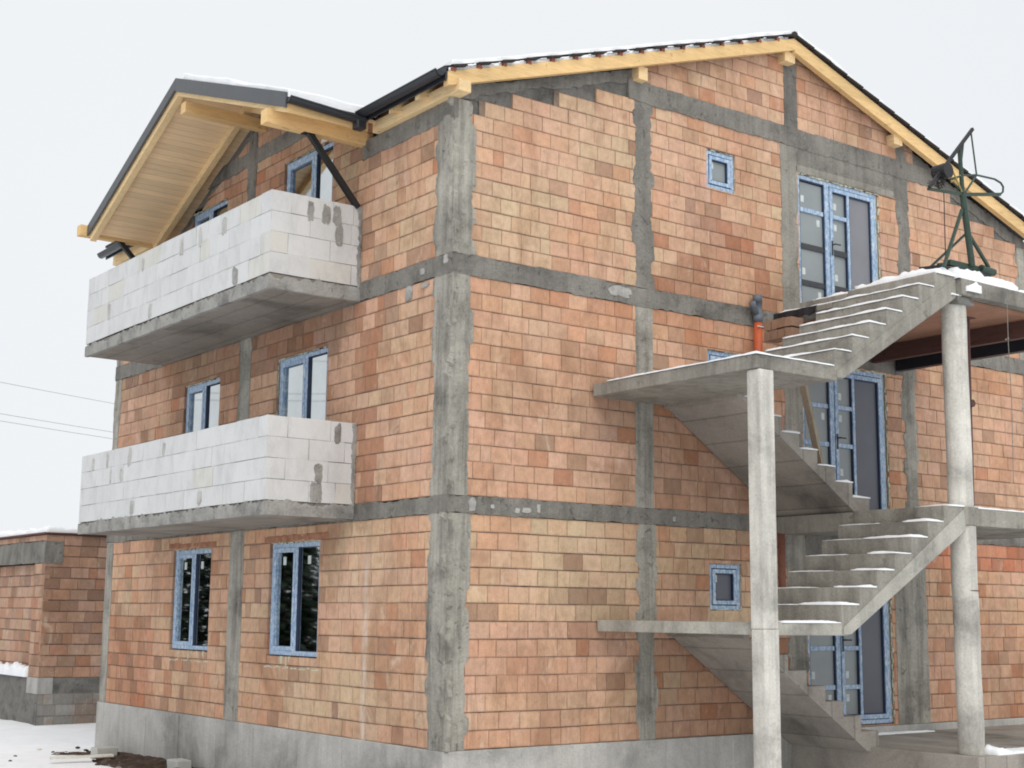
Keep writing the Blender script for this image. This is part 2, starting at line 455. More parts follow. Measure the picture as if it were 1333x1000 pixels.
def blob(mb, fr, u, z, w, h, d=.006, n=14, back=.02):
    """small smeared patch of mortar on a face"""
    s = rnd(0, 99); c = fr(u, d+.004, z); ring = []; rb = []
    for i in range(n):
        a = 2*math.pi*i/n; sq = 1/max(abs(math.cos(a)), abs(math.sin(a)))
        r = (.75*sq + .25)*(1 + .35*mnoise.noise(Vector((math.cos(a)*2, math.sin(a)*2, s))))
        ring.append(fr(u+math.cos(a)*r*w/2, d, z+math.sin(a)*r*h/2)); rb.append(fr(u+math.cos(a)*r*w/2*1.05, -back, z+math.sin(a)*r*h/2*1.05))
    mb.face_set([c]+ring+rb, [(0, 1+i, 1+(i+1) % n) for i in range(n)] + [(1+i, 1+n+i, 1+n+(i+1) % n, 1+(i+1) % n) for i in range(n)])

# ------------------------------------------------------------------ levels measured for the house
Z1B, Z1T, Z2B, Z2T = 2.652, 2.856, 5.461, 5.706
GB0, GB1 = 8.22, 8.50                      # gable tie beam
L_ = 10.38                                 # depth of the house
W_ = 11.56
RIDX, RIDZ, SL = 5.78, 9.77, .325          # main ridge: rafter top line
rake = lambda x: RIDZ - SL*abs(x-RIDX)     # top of the rafters
OV = .2

house = empty('unfinished_house')
tag(house, 'three storey unplastered brick house under construction with concrete frame, block balconies and outdoor stairs', 'house')

# solid dark inside so that joints and gaps look into darkness
core = MB()
core.box((.14, .14, -.7), (W_-.14, L_-.14, 7.5))
core.prism([(.14,.14,7.5),(W_-.14,.14,7.5),(RIDX,.14,9.4)], (0, L_-.28, 0))
core.prism([(.14,1.9,7.5),(.14,8.6,7.5),(.14,5.1,8.6)], (3.2, 0, 0))
core.build('wall_core', M['core'], house)

# plinth
pl = MB()
pl.box((-.022, -.022, -1.0), (W_, L_+.02, -.004))
pl.build('plinth', M['plinth'], house, .008)
for y in (.95, 2.2, 3.35, 4.6, 5.75, 7.05, 8.3, 9.4):
    MB().box((-.026, y-.010, -.95), (-.015, y+.010, -.02-rnd(0,.1)), j=.004).build('shutter_joint', M['plinth'], house)
for x in (1.05, 2.2, 3.4, 4.5, 5.5):
    MB().box((x-.01, -.026, -.95), (x+.010, -.015, -.02-rnd(0,.1)), j=.004).build('shutter_joint', M['plinth'], house)

# --------------------------------------------------------- openings
doorR = {0: (6.0, 7.80, .02, 2.26), 1: (6.0, 7.84, 2.87, 5.10), 2: (6.0, 7.80, 5.72, 7.86)}
winR = {0: (4.14, 4.73, 1.59, 2.195), 1: (4.15, 4.73, 4.44, 5.04), 2: (4.175, 4.73, 7.29, 7.84)}
winL = {0: [(2.938, 4.337, .93, 2.443), (6.21, 7.57, .93, 2.443)],
        1: [(2.89, 4.312, 2.87, 5.01), (6.156, 7.44, 2.87, 5.01)],
        2: [(2.90, 4.31, 5.72, 7.87), (6.156, 7.44, 5.72, 7.80)]}

def wtR(x, z):
    if z > 5.7: return (.62, .25, .07, .05) if x < 3 else ((.42, .3, .16, .10) if x < 5.6 else (.4, .5, .06, .04))
    if z > 2.8:
        if z > 5.05: return (.1, .1, .6, .02)
        return (.25, .45, .06, .04)
    if z > 1.35: return (.8, .1, .06, .13) if x < 5.5 else (.35, .3, .22, .06)
    return (.12, .5, .14, .05)
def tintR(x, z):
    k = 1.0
    if 1.9 < x < 2.9 and 3.7 < z < 4.2: k *= .78  # shadow under the half landings, painted into the brick tint here and below
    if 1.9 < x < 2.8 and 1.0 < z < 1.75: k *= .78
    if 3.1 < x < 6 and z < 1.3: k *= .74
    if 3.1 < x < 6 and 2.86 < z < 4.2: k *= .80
    if 2.8 < x < 5.6 and 5.7 < z < 6.9 and mnoise.noise(Vector((x*1.3, z*1.6, 4))) > .05: return (.82, .74, .72)
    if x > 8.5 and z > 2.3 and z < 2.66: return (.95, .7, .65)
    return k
def wtL(y, z):
    if z > 5.7: return (.4, .3, .14, .16)
    if z > 2.8: return (.35, .45, .04, .06) if y < 2.2 else (.2, .4, .16, .1)
    return (.5, .3, .05, .10) if y < 6 else (.3, .3, .12, .16)
def tintL(y, z):
    k = 1.0
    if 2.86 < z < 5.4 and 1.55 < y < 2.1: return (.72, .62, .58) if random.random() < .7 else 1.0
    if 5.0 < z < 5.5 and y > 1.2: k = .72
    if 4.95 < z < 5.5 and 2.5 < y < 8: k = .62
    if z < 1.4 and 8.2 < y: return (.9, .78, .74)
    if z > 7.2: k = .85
    return k

holesR0 = [doorR[0], winR[0]]; holesR1 = [doorR[1], winR[1]]; holesR2 = [doorR[2], winR[2]]
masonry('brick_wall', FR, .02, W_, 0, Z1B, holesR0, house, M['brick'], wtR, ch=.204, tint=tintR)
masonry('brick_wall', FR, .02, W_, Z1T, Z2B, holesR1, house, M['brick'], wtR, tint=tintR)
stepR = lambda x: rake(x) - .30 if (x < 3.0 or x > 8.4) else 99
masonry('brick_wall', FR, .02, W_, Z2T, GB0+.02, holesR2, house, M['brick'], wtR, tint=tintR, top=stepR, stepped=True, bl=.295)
masonry('brick_wall', FR, 2.9, 8.66, GB1-.01, 9.7, [], house, M['brick'], (.5, .4, .08, .05), top=lambda x: rake(x)-.03)
# concrete fill behind the stepped brick ends under the rafters
for a, b in ((.0, 3.1), (8.3, W_)):
    fl = MB(); n = 24
    for i in range(n):
        x0, x1 = a+(b-a)*i/n, a+(b-a)*(i+1)/n
        fl.face_set([FR(x0, -.028, 7.0), FR(x1, -.028, 7.0), FR(x1, -.028, rake(x1)-.15), FR(x0, -.028, rake(x0)-.15)], [(0,1,2,3)])
    fl.build('gable_fill', M['fill'], house)

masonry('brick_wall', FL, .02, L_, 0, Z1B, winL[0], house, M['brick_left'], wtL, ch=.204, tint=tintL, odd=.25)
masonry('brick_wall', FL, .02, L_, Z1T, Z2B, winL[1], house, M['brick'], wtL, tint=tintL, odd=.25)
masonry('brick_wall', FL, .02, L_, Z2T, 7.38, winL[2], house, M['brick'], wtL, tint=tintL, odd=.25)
# cross gable over the balconies: top of roof at the wall line
CGY, CGZ, SR_, SLf = 5.07, 9.01, .357, .456
cg = lambda y: CGZ - (SR_*(CGY-y) if y < CGY else SLf*(y-CGY))
masonry('brick_wall', FL, 1.95, 8.5, 7.38, 8.9, winL[2], house, M['brick'], (.3, .3, .25, .15), top=lambda y: cg(y)-.27, tint=lambda y, z: .85)

MB().prism([FL(1.9, -.03, 7.885), FL(7.45, -.03, 7.885), FL(CGY, -.03, CGZ-.08), FL(2.1, -.03, cg(2.1)-.08)], (.05, 0, 0)).build('gable_fill', M['fill'], house)
MB().prism([FL(7.46, -.03, 7.4), FL(8.45, -.03, 7.4), FL(8.2, -.03, cg(8.2)-.08), FL(7.46, -.03, 7.85)], (.05, 0, 0)).build('gable_fill', M['fill'], house)
# --------------------------------------------------------- concrete frame
def strip_part(name, fr, p0, p1, w0, w1, mat, **k):
    return rough_strip(MB(), fr, p0, p1, w0, w1, **k).build(name, mat, house)
def column(fr, uc, w, z0, z1, mat='col', d=.009, tooth=.05, jag=.02):
    strip_part('tie_column', fr, (uc, z0), (uc, z1), -w/2, w/2, M[mat], d=d, tooth=tooth, jag=jag)
# corner column: both faces in one mesh per storey
for z0, z1, m in ((0, Z1B, 'col'), (Z1T, Z2B, 'col'), (Z2T, 7.60, 'col')):
    mb = MB()
    rough_strip(mb, FR, (.0, z0), (.0, z1), -.265, .012, jag=.02, d=.012, tooth=.05)   # across direction is -u for an upward line
    rough_strip(mb, FL, (.0, z0), (.0, z1), -.33, .012, jag=.018, d=.012, tooth=.05)
    mb.build('corner_column', M[m], house)
column(FR, 3.03, .25, 0, Z1B); column(FR, 3.01, .29, Z1T, Z2B, tooth=.01, jag=.006); column(FR, 3.01, .27, Z2T, GB1+.02, 'beam', tooth=.05)
column(FR, 5.80, .35, 0, Z1B); column(FR, 5.80, .35, Z1T, Z2B); column(FR, 5.81, .34, Z2T, GB0, 'stair', tooth=.015)
column(FR, 5.88, .27, GB1, 9.48, 'beam', tooth=.0, jag=.008)
column(FR, 8.24, .72, 0, Z1B, tooth=0, jag=.008); column(FR, 8.37, .27, Z1T, Z2B); column(FR, 8.36, .26, Z2T, GB1, 'beam', tooth=.02)
column(FR, 8.36, .24, GB1, 8.72, 'beam', tooth=0)
column(FR, 11.45, .28, 0, Z1B); column(FR, 11.45, .28, Z1T, Z2B); column(FR, 11.45, .28, Z2T, 7.6)
column(FL, 5.36, .44, 0, Z1B, tooth=.0, jag=.008); column(FL, 5.33, .36, Z1T, Z2B, tooth=.01); column(FL, 5.33, .26, Z2T, 8.6, 'beam', tooth=.02)
column(FL, L_-.16, .30, 0, Z1B, tooth=.0, jag=.006); column(FL, L_-.14, .26, Z1T, Z2B, tooth=0); column(FL, L_-.14, .26, Z2T, 7.5, tooth=0)
def hbeam(fr, u0, u1, z0, z1, mat='beam', d=.016, jag=.012, name='ring_beam'):
    zc = (z0+z1)/2
    strip_part(name, fr, (u0, zc), (u1, zc), -(z1-z0)/2, (z1-z0)/2, M[mat], d=d, jag=jag)
hbeam(FR, -.016, W_, Z1B, Z1T); hbeam(FR, -.016, W_, Z2B, Z2T)
hbeam(FL, -.016, L_, Z1B, Z1T); hbeam(FL, -.016, L_, Z2B, Z2T)
hbeam(FR, 2.75, 9.0, GB0, GB1, d=.018)
hbeam(FL, -.016, 2.1, 7.36, 7.60); hbeam(FL, 8.45, L_, 7.36, 7.60)
hbeam(FL, 3.0, 7.35, 8.10, 8.34, d=.014)
# sloping gable tie under the rafters
strip_part('sloping_beam', FR, (.02, rake(.02)-.25), (2.95, rake(2.95)-.25), -.06, .10, M['beam'], d=-.004, jag=.02)
strip_part('sloping_beam', FR, (8.6, rake(8.6)-.26), (W_, rake(W_)-.26), -.10, .10, M['beam'], d=-.004, jag=.02)
# lintels over the terrace doors
hbeam(FR, 5.98, 8.24, 7.875, GB0+.01, 'beam', d=.010, jag=.005, name='lintel')
hbeam(FR, 5.98, 8.14, 7.865, 7.97, 'stair', d=.0145, jag=.004, name='lintel')
hbeam(FR, 5.98, 8.24, 5.11, Z2B+.01, 'beam', d=.010, name='lintel')
hbeam(FR, 5.98, 7.9, 2.27, Z1B+.01, 'beam', d=.010, name='lintel')
hbeam(FL, 2.72, 4.5, 2.455, 2.54, 'redbrick', d=.004, jag=.01, name='lintel'); hbeam(FL, 6.05, 7.75, 2.455, 2.54, 'redbrick', d=.004, jag=.01, name='lintel')
# pale mortar splashes on the beams
for fr, u, z, w, h in ((FR,.62,2.75,.05,.05),(FR,.98,2.72,.07,.06),(FR,1.12,2.73,.13,.06),(FR,1.3,2.76,.05,.1),(FR,3.5,2.74,.05,.06),(FR,2.6,5.6,.35,.13),(FR,.33,2.76,.1,.16),(FL,.1,5.64,.08,.1),(FL,.6,5.58,.1,.08),(FL,.9,5.36,.15,.16),(FL,.55,5.40,.16,.05)):
    sp = MB()
    blob(sp, fr, u, z, w, h, d=.021, n=22); sp.build('mortar_splash', M['slabc'], house)

# --------------------------------------------------------- windows and doors
def frame_ring(mb, fr, u0, u1, z0, z1, w, d0, d1):
    for a, b, c, e in ((u0,u1,z0,z0+w),(u0,u1,z1-w,z1),(u0,u0+w,z0+w,z1-w),(u1-w,u1,z0+w,z1-w)):
        v = [fr(*p) for p in ((a,d0,c),(b,d0,c),(b,d0,e),(a,d0,e),(a,d1,c),(b,d1,c),(b,d1,e),(a,d1,e))]
        mb.face_set(v, [(0,3,2,1),(4,5,6,7),(0,1,5,4),(1,2,6,5),(2,3,7,6),(3,0,4,7)])
def slab(mb, fr, u0, u1, z0, z1, d0, d1):
    v = [fr(*p) for p in ((u0,d0,z0),(u1,d0,z0),(u1,d0,z1),(u0,d0,z1),(u0,d1,z0),(u1,d1,z0),(u1,d1,z1),(u0,d1,z1))]
    mb.face_set(v, [(0,3,2,1),(4,5,6,7),(0,1,5,4),(1,2,6,5),(2,3,7,6),(3,0,4,7)])
def foam_edge(fr, u0, u1, z0, z1, parent, sides='lrtb', w=.022, d=-.03):
    mb = MB()
    def run(horizontal, a, b, c):
        n = int((b-a)/.045)
        for i in range(n):
            if mnoise.noise(Vector((i*.35, c*7, 1))) < -.22: continue
            p = a+(b-a)*(i+.5)/n; r = w*rnd(.35, .9)
            if horizontal: blob(mb, fr, p, c+rnd(-.006,.006), .06, r*1.6, d+rnd(0,.02), 8)
            else: blob(mb, fr, c+rnd(-.006,.006), p, r*1.6, .06, d+rnd(0,.02), 8)
    if 't' in sides: run(True, u0, u1, z1)
    if 'b' in sides: run(True, u0, u1, z0)
    if 'l' in sides: run(False, z0, z1, u0)
    if 'r' in sides: run(False, z0, z1, u1)
    if mb.v: mb.build('foam_bead', M['foam'], parent)

def left_window(y0, y1, z0, z1, mid, pane_mats, foam='tblr', drips=False, stickers=True, sash_on='l'):
    fr = FL
    f = MB(); frame_ring(f, fr, y0+.012, y1-.012, z0+.012, z1-.012, .06, -.09, -.035)
    slab(f, fr, mid-.03, mid+.03, z0+.06, z1-.06, -.09, -.032)
    w = f.build('window', M['film'], house, .004)
    g = MB(); frame_ring(g, fr, mid+.032, y1-.075, z0+.074, z1-.074, .055, -.085, -.025)
    g.build('sash', M['film'], w, .004)
    g = MB(); frame_ring(g, fr, mid+.022, y1-.068, z0+.066, z1-.066, .012, -.085, -.045)
    frame_ring(g, fr, y0+.07, mid-.022, z0+.066, z1-.066, .014, -.085, -.04)
    g.build('dark_seal', M['navy'], w)
    for (a, b), m in zip(((mid+.085, y1-.128), (y0+.08, mid-.032)), pane_mats):
        p = MB(); slab(p, fr, a, b, z0+.078, z1-.078, -.075, -.07); p.build('pane', M[m], w)
        if stickers:
            s = MB(); uu = a+(b-a)*rnd(.55,.75); slab(s, fr, uu-.04, uu+.04, z1-.30, z1-.19, -.07, -.067); s.build('sticker', M['sticker'], w)
    foam_edge(fr, y0, y1, z0, z1, w, foam)
    if drips:
        d_ = MB()
        for i in range(6):
            u = y0 + (y1-y0)*rnd(.02, .98); h = rnd(.04, .16)
            for q in range(int(h/.03)): blob(d_, fr, u+rnd(-.006,.006), z0-.02-q*.03, rnd(.012,.026), .04, .002, 8)
        for i in range(26):
            u = y0-.02+(y1-y0+.04)*i/25
            if mnoise.noise(Vector((i*.5, y0, 2))) > -.1: blob(d_, fr, u, z0-.15+.02*mnoise.noise(Vector((i*.4, 3, y0))), .06, rnd(.010, .022), .002, 8)
        d_.build('foam_drip', M['foam'], w)
    return w
left_window(*winL[0][0], 3.62, ('mirror', 'mirror'), 'tl', True)
left_window(*winL[0][1], 6.85, ('mirror', 'mirror'), 'tl', True)
left_window(*winL[1][0], 3.52, ('mirror', 'mirror'), 'tr', False, False)
left_window(*winL[1][1], 6.75, ('mirror', 'mirror'), 'tl', False, False)
left_window(*winL[2][0], 3.46, ('dimglass', 'mirror'), 'tl', False, False)
left_window(*winL[2][1], 6.78, ('dimglass', 'mirror'), 'tl', False, False)
e_ = MB(); slab(e_, FL, 2.93, 3.24, 7.885, 8.10, -.02, .012); e_.build('insulation_patch', M['eps'], house, .01)

def small_window(x0, x1, z0, z1):
    fr = FR
    f = MB(); frame_ring(f, fr, x0+.006, x1-.006, z0+.006, z1-.006, .055, -.09, -.03)
    w = f.build('window', M['film'], house, .004)
    g = MB(); frame_ring(g, fr, x0+.075, x1-.075, z0+.075, z1-.075, .05, -.085, -.02); g.build('sash', M['film'], w, .004)
    g = MB(); frame_ring(g, fr, x0+.06, x1-.06, z0+.06, z1-.06, .016, -.085, -.045)
    frame_ring(g, fr, x0+.124, x1-.124, z0+.124, z1-.124, .012, -.085, -.035); g.build('dark_seal', M['navy'], w)
    p = MB(); slab(p, fr, x0+.13, x1-.13, z0+.13, z1-.13, -.075, -.07); p.build('pane', M['panel' if z0 < 3 else 'frost'], w)
    s = MB(); slab(s, fr, x0+.135, x0+.195, z1-.24, z1-.15, -.07, -.067); s.build('sticker', M['sticker'], w)
    foam_edge(fr, x0, x1, z0, z1, w, 'trb', .016)
for k in (0, 1, 2): small_window(*winR[k])

def terrace_door(x0, x1, z0, z1, bars, dark_bars):
    fr = FR; m0 = 6.65
    f = MB(); frame_ring(f, fr, x0+.005, x1-.04, z0+.01, z1-.012, .06, -.10, -.03)
    slab(f, fr, m0-.045, m0+.045, z0+.06, z1-.07, -.10, -.028)
    for z in bars:
        if z not in dark_bars: slab(f, fr, x0+.06, m0-.045, z-.032, z+.032, -.09, -.045)
    d = f.build('terrace_door', M['film'], house, .004)
    xr = x1-.11
    g = MB(); frame_ring(g, fr, m0+.055, xr, z0+.08, z1-.085, .06, -.09, -.015)
    slab(g, fr, 7.09, 7.14, z0+.14, z1-.145, -.09, -.02)
    for z in bars:
        if z not in dark_bars: slab(g, fr, m0+.115, 7.09, z-.03, z+.03, -.085, -.03)
    lf = g.build('door_leaf', M['film'], d, .004)
    s = MB()
    frame_ring(s, fr, m0+.042, xr+.014, z0+.066, z1-.071, .014, -.09, -.04)
    frame_ring(s, fr, x0+.063, m0-.043, z0+.068, z1-.07, .022, -.09, -.042)
    frame_ring(s, fr, 7.137, xr-.058, z0+.137, z1-.142, .02, -.09, -.03)
    frame_ring(s, fr, m0+.112, 7.093, z0+.137, z1-.142, .016, -.09, -.034)
    s.build('dark_seal', M['navy'], d)
    if dark_bars:
        for z in dark_bars:
            s = MB(); slab(s, fr, x0+.06, m0-.045, z-.04, z+.04, -.09, -.05); s.build('muntin', M['graphite'], d)
            s = MB(); slab(s, fr, m0+.115, 7.09, z-.04, z+.04, -.085, -.035); s.build('muntin', M['graphite'], d)
    lv = [z0+.08] + sorted(bars) + [z1-.08]
    for i in range(len(lv)-1):
        for a, b in ((x0+.06, m0-.04), (m0+.115, 7.09)):
            p = MB(); slab(p, fr, a, b, lv[i]+.02, lv[i+1]-.02, -.078, -.070); p.build('pane', M['frost'], d)
            s = MB(); u = a+.07 if (i % 2 or a > 6.5) else b-.15; zz = lv[i]+.12 if i % 2 else lv[i+1]-.2
            slab(s, fr, u, u+.065, zz, zz+.10, -.07, -.067); s.build('sticker', M['sticker'], d)
    p = MB(); slab(p, fr, 7.14, xr-.06, z0+.14, z1-.145, -.07, -.055); p.build('panel', M['panel_light' if z0 > 5 else 'panel'], d)
    h = MB(); slab(h, fr, m0+.068, m0+.092, z0+1.02, z0+1.24, -.015, -.003); h.tube([fr(m0+.08, -.005, z0+1.18), fr(m0+.08, .045, z0+1.18), fr(m0+.19, .05, z0+1.18)], .011)
    h.build('handle', M['graphite'], lf)
    foam_edge(fr, x0, x1, z0, z1, d, 'rt', .03, -.02)
    e = MB(); slab(e, fr, x1-.04, x1+.005, z0+.02, z1-.01, -.1, -.045); e.build('foam_strip', M['foam'], d)
terrace_door(*doorR[2], (7.34, 6.80, 6.26), (6.80, 6.26))
terrace_door(*doorR[1], (4.50, 3.95, 3.40), (3.40,))
terrace_door(*doorR[0], (1.65, 1.085, .55), ())

# --------------------------------------------------------- balconies
def aac_col():
    k = rnd(.96, 1.03); r = random.random()
    c = (.635, .64, .64) if r > .1 else (.61, .60, .565)
    return tuple(x*k for x in c)
def balcony(zs0, zs1, zb, zt, D, y0, y1):
    s = MB(); s.box((-D+.02, y0+.02, zs0), (.0, y1-.02, zs1), j=.004)
    b = s.build('balcony', M['soffit'], house, .006)
    n = 4
    R = lambda u, d, z: (-D+u, y0-d, z)            # side facing the camera, u from the outer corner to the wall
    Lf = lambda u, d, z: (-D-d, y0+u, z)
    Rb = lambda u, d, z: (-D+u, y1+d, z)
    for fr, ln, sh in ((R, D, 0), (Lf, y1-y0, .1), (Rb, D, 0)):
        o = masonry('parapet', fr, .0 if fr is not Lf else .0, ln, zb, zt, [], b, M['aac'], None, ch=.25, bl=.6, depth=.2, jit=.003, odd=.18, gap=.003, mm=M['smear_pale'], colour=aac_col)
    # flat top and inner faces of the parapet
    t_ = MB()
    t_.box((-D+.01, y0+.01, zb), (-.02, y0+.2, zt-.003)); t_.box((-D+.01, y0+.2, zb), (-D+.2, y1-.2, zt-.003)); t_.box((-D+.01, y1-.2, zb), (-.02, y1-.01, zt-.003))
    t_.build('parapet_core', M['aac'], b)
    # mortar: bottom edge, wall joint and smears over the vertical joints
    m = MB()
    for fr, ln in ((R, D), (Lf, y1-y0)):
        rough_strip(m, fr, (0, zs0+.11), (ln, zs0+.11), -.112, .05, jag=.028, d=.010, step=.03, low=.12)
    rough_strip(m, R, (D, zb-.02), (D, zt-.01), .0, .055, jag=.02, d=.014, step=.03)
    m.build('mortar_edge', M['smear'], b)
    for _ in range(4):
        m = MB(); r = random.randrange(n); u = rnd(.3, D-.25); blob(m, R, u, zb+(r+.5)*.25, rnd(.07, .12), .25, .006, 20); m.build('mortar_smear', M['smear'], b)
    for _ in range(8):
        m = MB(); r = random.choices([3, 2, 1, 0], [5, 2, 2, 2])[0]; u = rnd(.15, y1-y0-.3)
        blob(m, Lf, u, zb+(r+.5)*.25, rnd(.05, .16), rnd(.18, .26), .005, 20); m.build('mortar_smear', M['smear_pale'], b)
    return b
balcony(2.675, 2.85, 2.85, 3.885, 1.25, 2.09, 8.36)
balcony(5.465, 5.66, 5.66, 6.72, 1.30, 2.09, 8.36)

# --------------------------------------------------------- main roof
roof = MB()
def zmain(x): return rake(x) + .04
polyL = [(-.25,-OV+.05),(RIDX,-OV+.05),(RIDX,L_+.2),(-.25,L_+.2),(-.25,8.62),(3.3,CGY),(-.25,1.62)]
roof.prism([(x, y, zmain(x)) for x, y in polyL], (0, 0, .045))
roof.prism([(x, y, zmain(x)) for x, y in ((RIDX+.001,-OV+.05),(W_+.25,-OV+.05),(W_+.25,L_+.2),(RIDX+.001,L_+.2))], (0, 0, .045))
rf = roof.build('roof', M['tile'], house, tri=True)
# rafters at the gable edge (front face bright fresh timber), ends cut plumb
def rafter(x0, x1, y0, y1, h, mat='timber', parent=rf):
    mb = MB(); mb.prism([(x0, y0, rake(x0)-h), (x1, y0, rake(x1)-h), (x1, y0, rake(x1)), (x0, y0, rake(x0))], (0, y1-y0, 0))
    mb.build('rafter', M[mat], parent, .004)
rafter(-.235, RIDX-.001, -OV, -OV+.09, .175)
rafter(RIDX+.001, W_+.24, -OV, -OV+.09, .205)
for y in (.42, 1.02, 9.0, 9.6, 10.25):
    rafter(-.235, 1.0, y, y+.09, .16, 'timber_y')
# purlins whose ends poke out of the gable
def ybeam(x0, x1, z0, z1, y0, y1, name='purlin', mat='timber_y'):
    mb = MB(); mb.box((x0, y0, z0), (x1, y1, z1)); return mb.build(name, M[mat], rf, .005)
ybeam(-.10, .075, 7.605, 7.755, -.24, 1.72, 'wall_plate'); ybeam(-.10, .075, 7.56, 7.73, 8.75, L_+.2, 'wall_plate')
ybeam(2.83, 2.99, 8.48, 8.66, -.13, 1); ybeam(5.64, 5.85, 9.42, 9.575, -.14, 1); ybeam(8.04, 8.24, 8.68, 8.84, -.14, 1)
# tile battens showing over the gable rafter
for i in range(16):
    x = -.18 + i*.372
    mb = MB(); mb.box((x, -OV-.012, rake(x)+.002), (x+.055, .9, rake(x)+.045)); mb.build('batten', M['batten'], rf)
# tile ends stepping up along the gable edge
for i in range(17):
    x = -.26 + i*.358; z = zmain(x)+.012
    te = MB(); te.beam((x+.08, -OV-.02, z+.08*SL), (x+.27, -OV-.02, z+.27*SL-.008), .07, .024); te.build('verge_tile', M['tile'], rf)
for i in range(17):
    x = RIDX+.02 + i*.358; z = zmain(x)-.012
    te = MB(); te.beam((x, -OV-.02, z), (x+.345, -OV-.02, z-.345*SL+.015), .07, .028); te.build('verge_tile', M['tile'], rf)
te = MB()
te.tube([(RIDX, -OV-.02, RIDZ+.05), (RIDX, L_+.2, RIDZ+.05)], .055, 10); te.build('ridge_tile', M['tile'], rf)
# half round gutters on the eaves
def gutter(a, b, r=.07):
    mb = MB(); a = Vector(a); b = Vector(b); d = (b-a).normalized(); sd = d.cross(Vector((0,0,1))).normalized()
    pts = [a + sd*math.cos(t_)*r + Vector((0,0,1))*(math.sin(t_)*r) for t_ in [math.pi+math.pi*i/10 for i in range(11)]]
    inn = [a + sd*math.cos(t_)*(r-.008) + Vector((0,0,1))*(math.sin(t_)*(r-.008)) for t_ in [2*math.pi-math.pi*i/10 for i in range(11)]]
    mb.prism(pts+inn, b-a)
    for e in (a, b):
        mb.prism([e + sd*math.cos(t_)*r + Vector((0,0,1))*(math.sin(t_)*r) for t_ in [math.pi+math.pi*i/10 for i in range(11)]], d*.006)
    mb.tube([a + sd*r + Vector((0,0,.0)), b + sd*r], .012, 6); mb.tube([a - sd*r, b - sd*r], .012, 6)
    return mb.build('gutter', M['gutter'], rf, tri=True)
MB().box((.0, -.12, 7.70), (.03, 2.1, 7.90)).build('eaves_board', M['ply'], rf)
gutter((-.345, -OV-.01, 7.795), (-.345, 1.62, 7.785)); gutter((-.345, 8.68, 7.72), (-.345, L_+.12, 7.70))
MB().box((-.272, -OV, 7.70), (-.252, 1.6, 7.86)).build('eaves_sheet', M['gutter'], rf); MB().box((-.272, 8.68, 7.62), (-.252, L_+.1, 7.79)).build('eaves_sheet', M['gutter'], rf)

# --------------------------------------------------------- cross gable canopy over the balconies
XO = -1.38
cr = MB()
yR, yL = 1.66, 8.30
def cprism(mb, y0, y1, x0, xe0, xe1, dz0, dz1):
    """slope slab between y0,y1: front edge x0, back edge xe0 at y0 and xe1 at y1"""
    mb.prism([(x0, y0, cg(y0)+dz0), (x0, y1, cg(y1)+dz0), (xe1, y1, cg(y1)+dz0), (xe0, y0, cg(y0)+dz0)], (0, 0, dz1-dz0))
cprism(cr, yR, CGY-.001, XO+.01, -.25, 3.35, -.035, .0)
cprism(cr, CGY+.001, yL, XO+.01, 3.35, -.25, -.035, .0)
canopy = cr.build('canopy_roof', M['tile'], house)
bd = MB()
cprism(bd, yR, CGY-.001, XO+.03, .03, .03, -.075, -.037); bd.build('soffit_board', M['boards'], canopy); bd = MB(); cprism(bd, CGY+.001, yL, XO+.03, .03, .03, -.075, -.037)
bd.build('soffit_board', M['boards'], canopy)
def crafter(x0, x1, y0, y1, top, h, name='rafter', mat='timber_y'):
    mb = MB(); mb.prism([(x0, y0, cg(y0)-top-h), (x0, y1, cg(y1)-top-h), (x0, y1, cg(y1)-top), (x0, y0, cg(y0)-top)], (x1-x0, 0, 0))
    return mb.build(name, M[mat], canopy, .004)
crafter(XO+.03, XO+.13, yR+.02, CGY-.001, .077, .13); crafter(XO+.03, XO+.13, CGY+.001, yL, .077, .13)
crafter(-.30, -.2, CGY+.001, yL, .077, .13); crafter(-.30, -.2, yR+.3, CGY-.001, .077, .13)
# sheet metal barge flashing
crafter(XO-.02, XO+.008, yR-.02, CGY-.001, -.05, .20, 'barge_flashing', 'sheet'); crafter(XO-.02, XO+.008, CGY+.001, yL+.02, -.05, .17, 'barge_flashing', 'sheet')
mb = MB(); mb.box((-1.30, 4.90, 8.53), (.1, 5.06, 8.69)); mb.build('ridge_beam', M['timber'], canopy, .005)
mb = MB(); mb.box((-1.46, 2.02, 7.54), (.1, 2.17, 7.725)); mb.build('eaves_beam', M['timber'], canopy, .005)
mb = MB(); mb.box((-1.50, 8.34, 7.42), (.1, 8.50, 7.59)); mb.build('eaves_beam', M['timber'], canopy, .005)
mb = MB(); mb.prism([(XO+.02, yR, cg(yR)-.2),(XO+.02, yR, cg(yR)-.04),(-.2, yR, cg(yR)-.04),(-.2, yR, cg(yR)-.2)], (0, .025, 0)); mb.build('eaves_board', M['timber'], canopy)
gutter((XO+.0, 1.60, 7.755), (-.30, 1.60, 7.70))
mb = MB(); mb.box((-.43, 1.54, 7.56), (-.29, 1.68, 7.72)); mb.build('gutter_corner', M['gutter'], canopy, .02)
for y, xa, za, xb, zb_ in ((2.09, -.82, 7.56, -.07, 6.70), (8.42, -.82, 7.44, -.07, 6.68)):
    mb = MB(); mb.beam((xa, y, za), (xb, y, zb_), .07, .07, (0, 1, 0)); mb.box((xa-.09, y-.05, za-.03), (xa+.07, y+.05, za-.012)); mb.build('strut', M['blacksteel'], canopy)

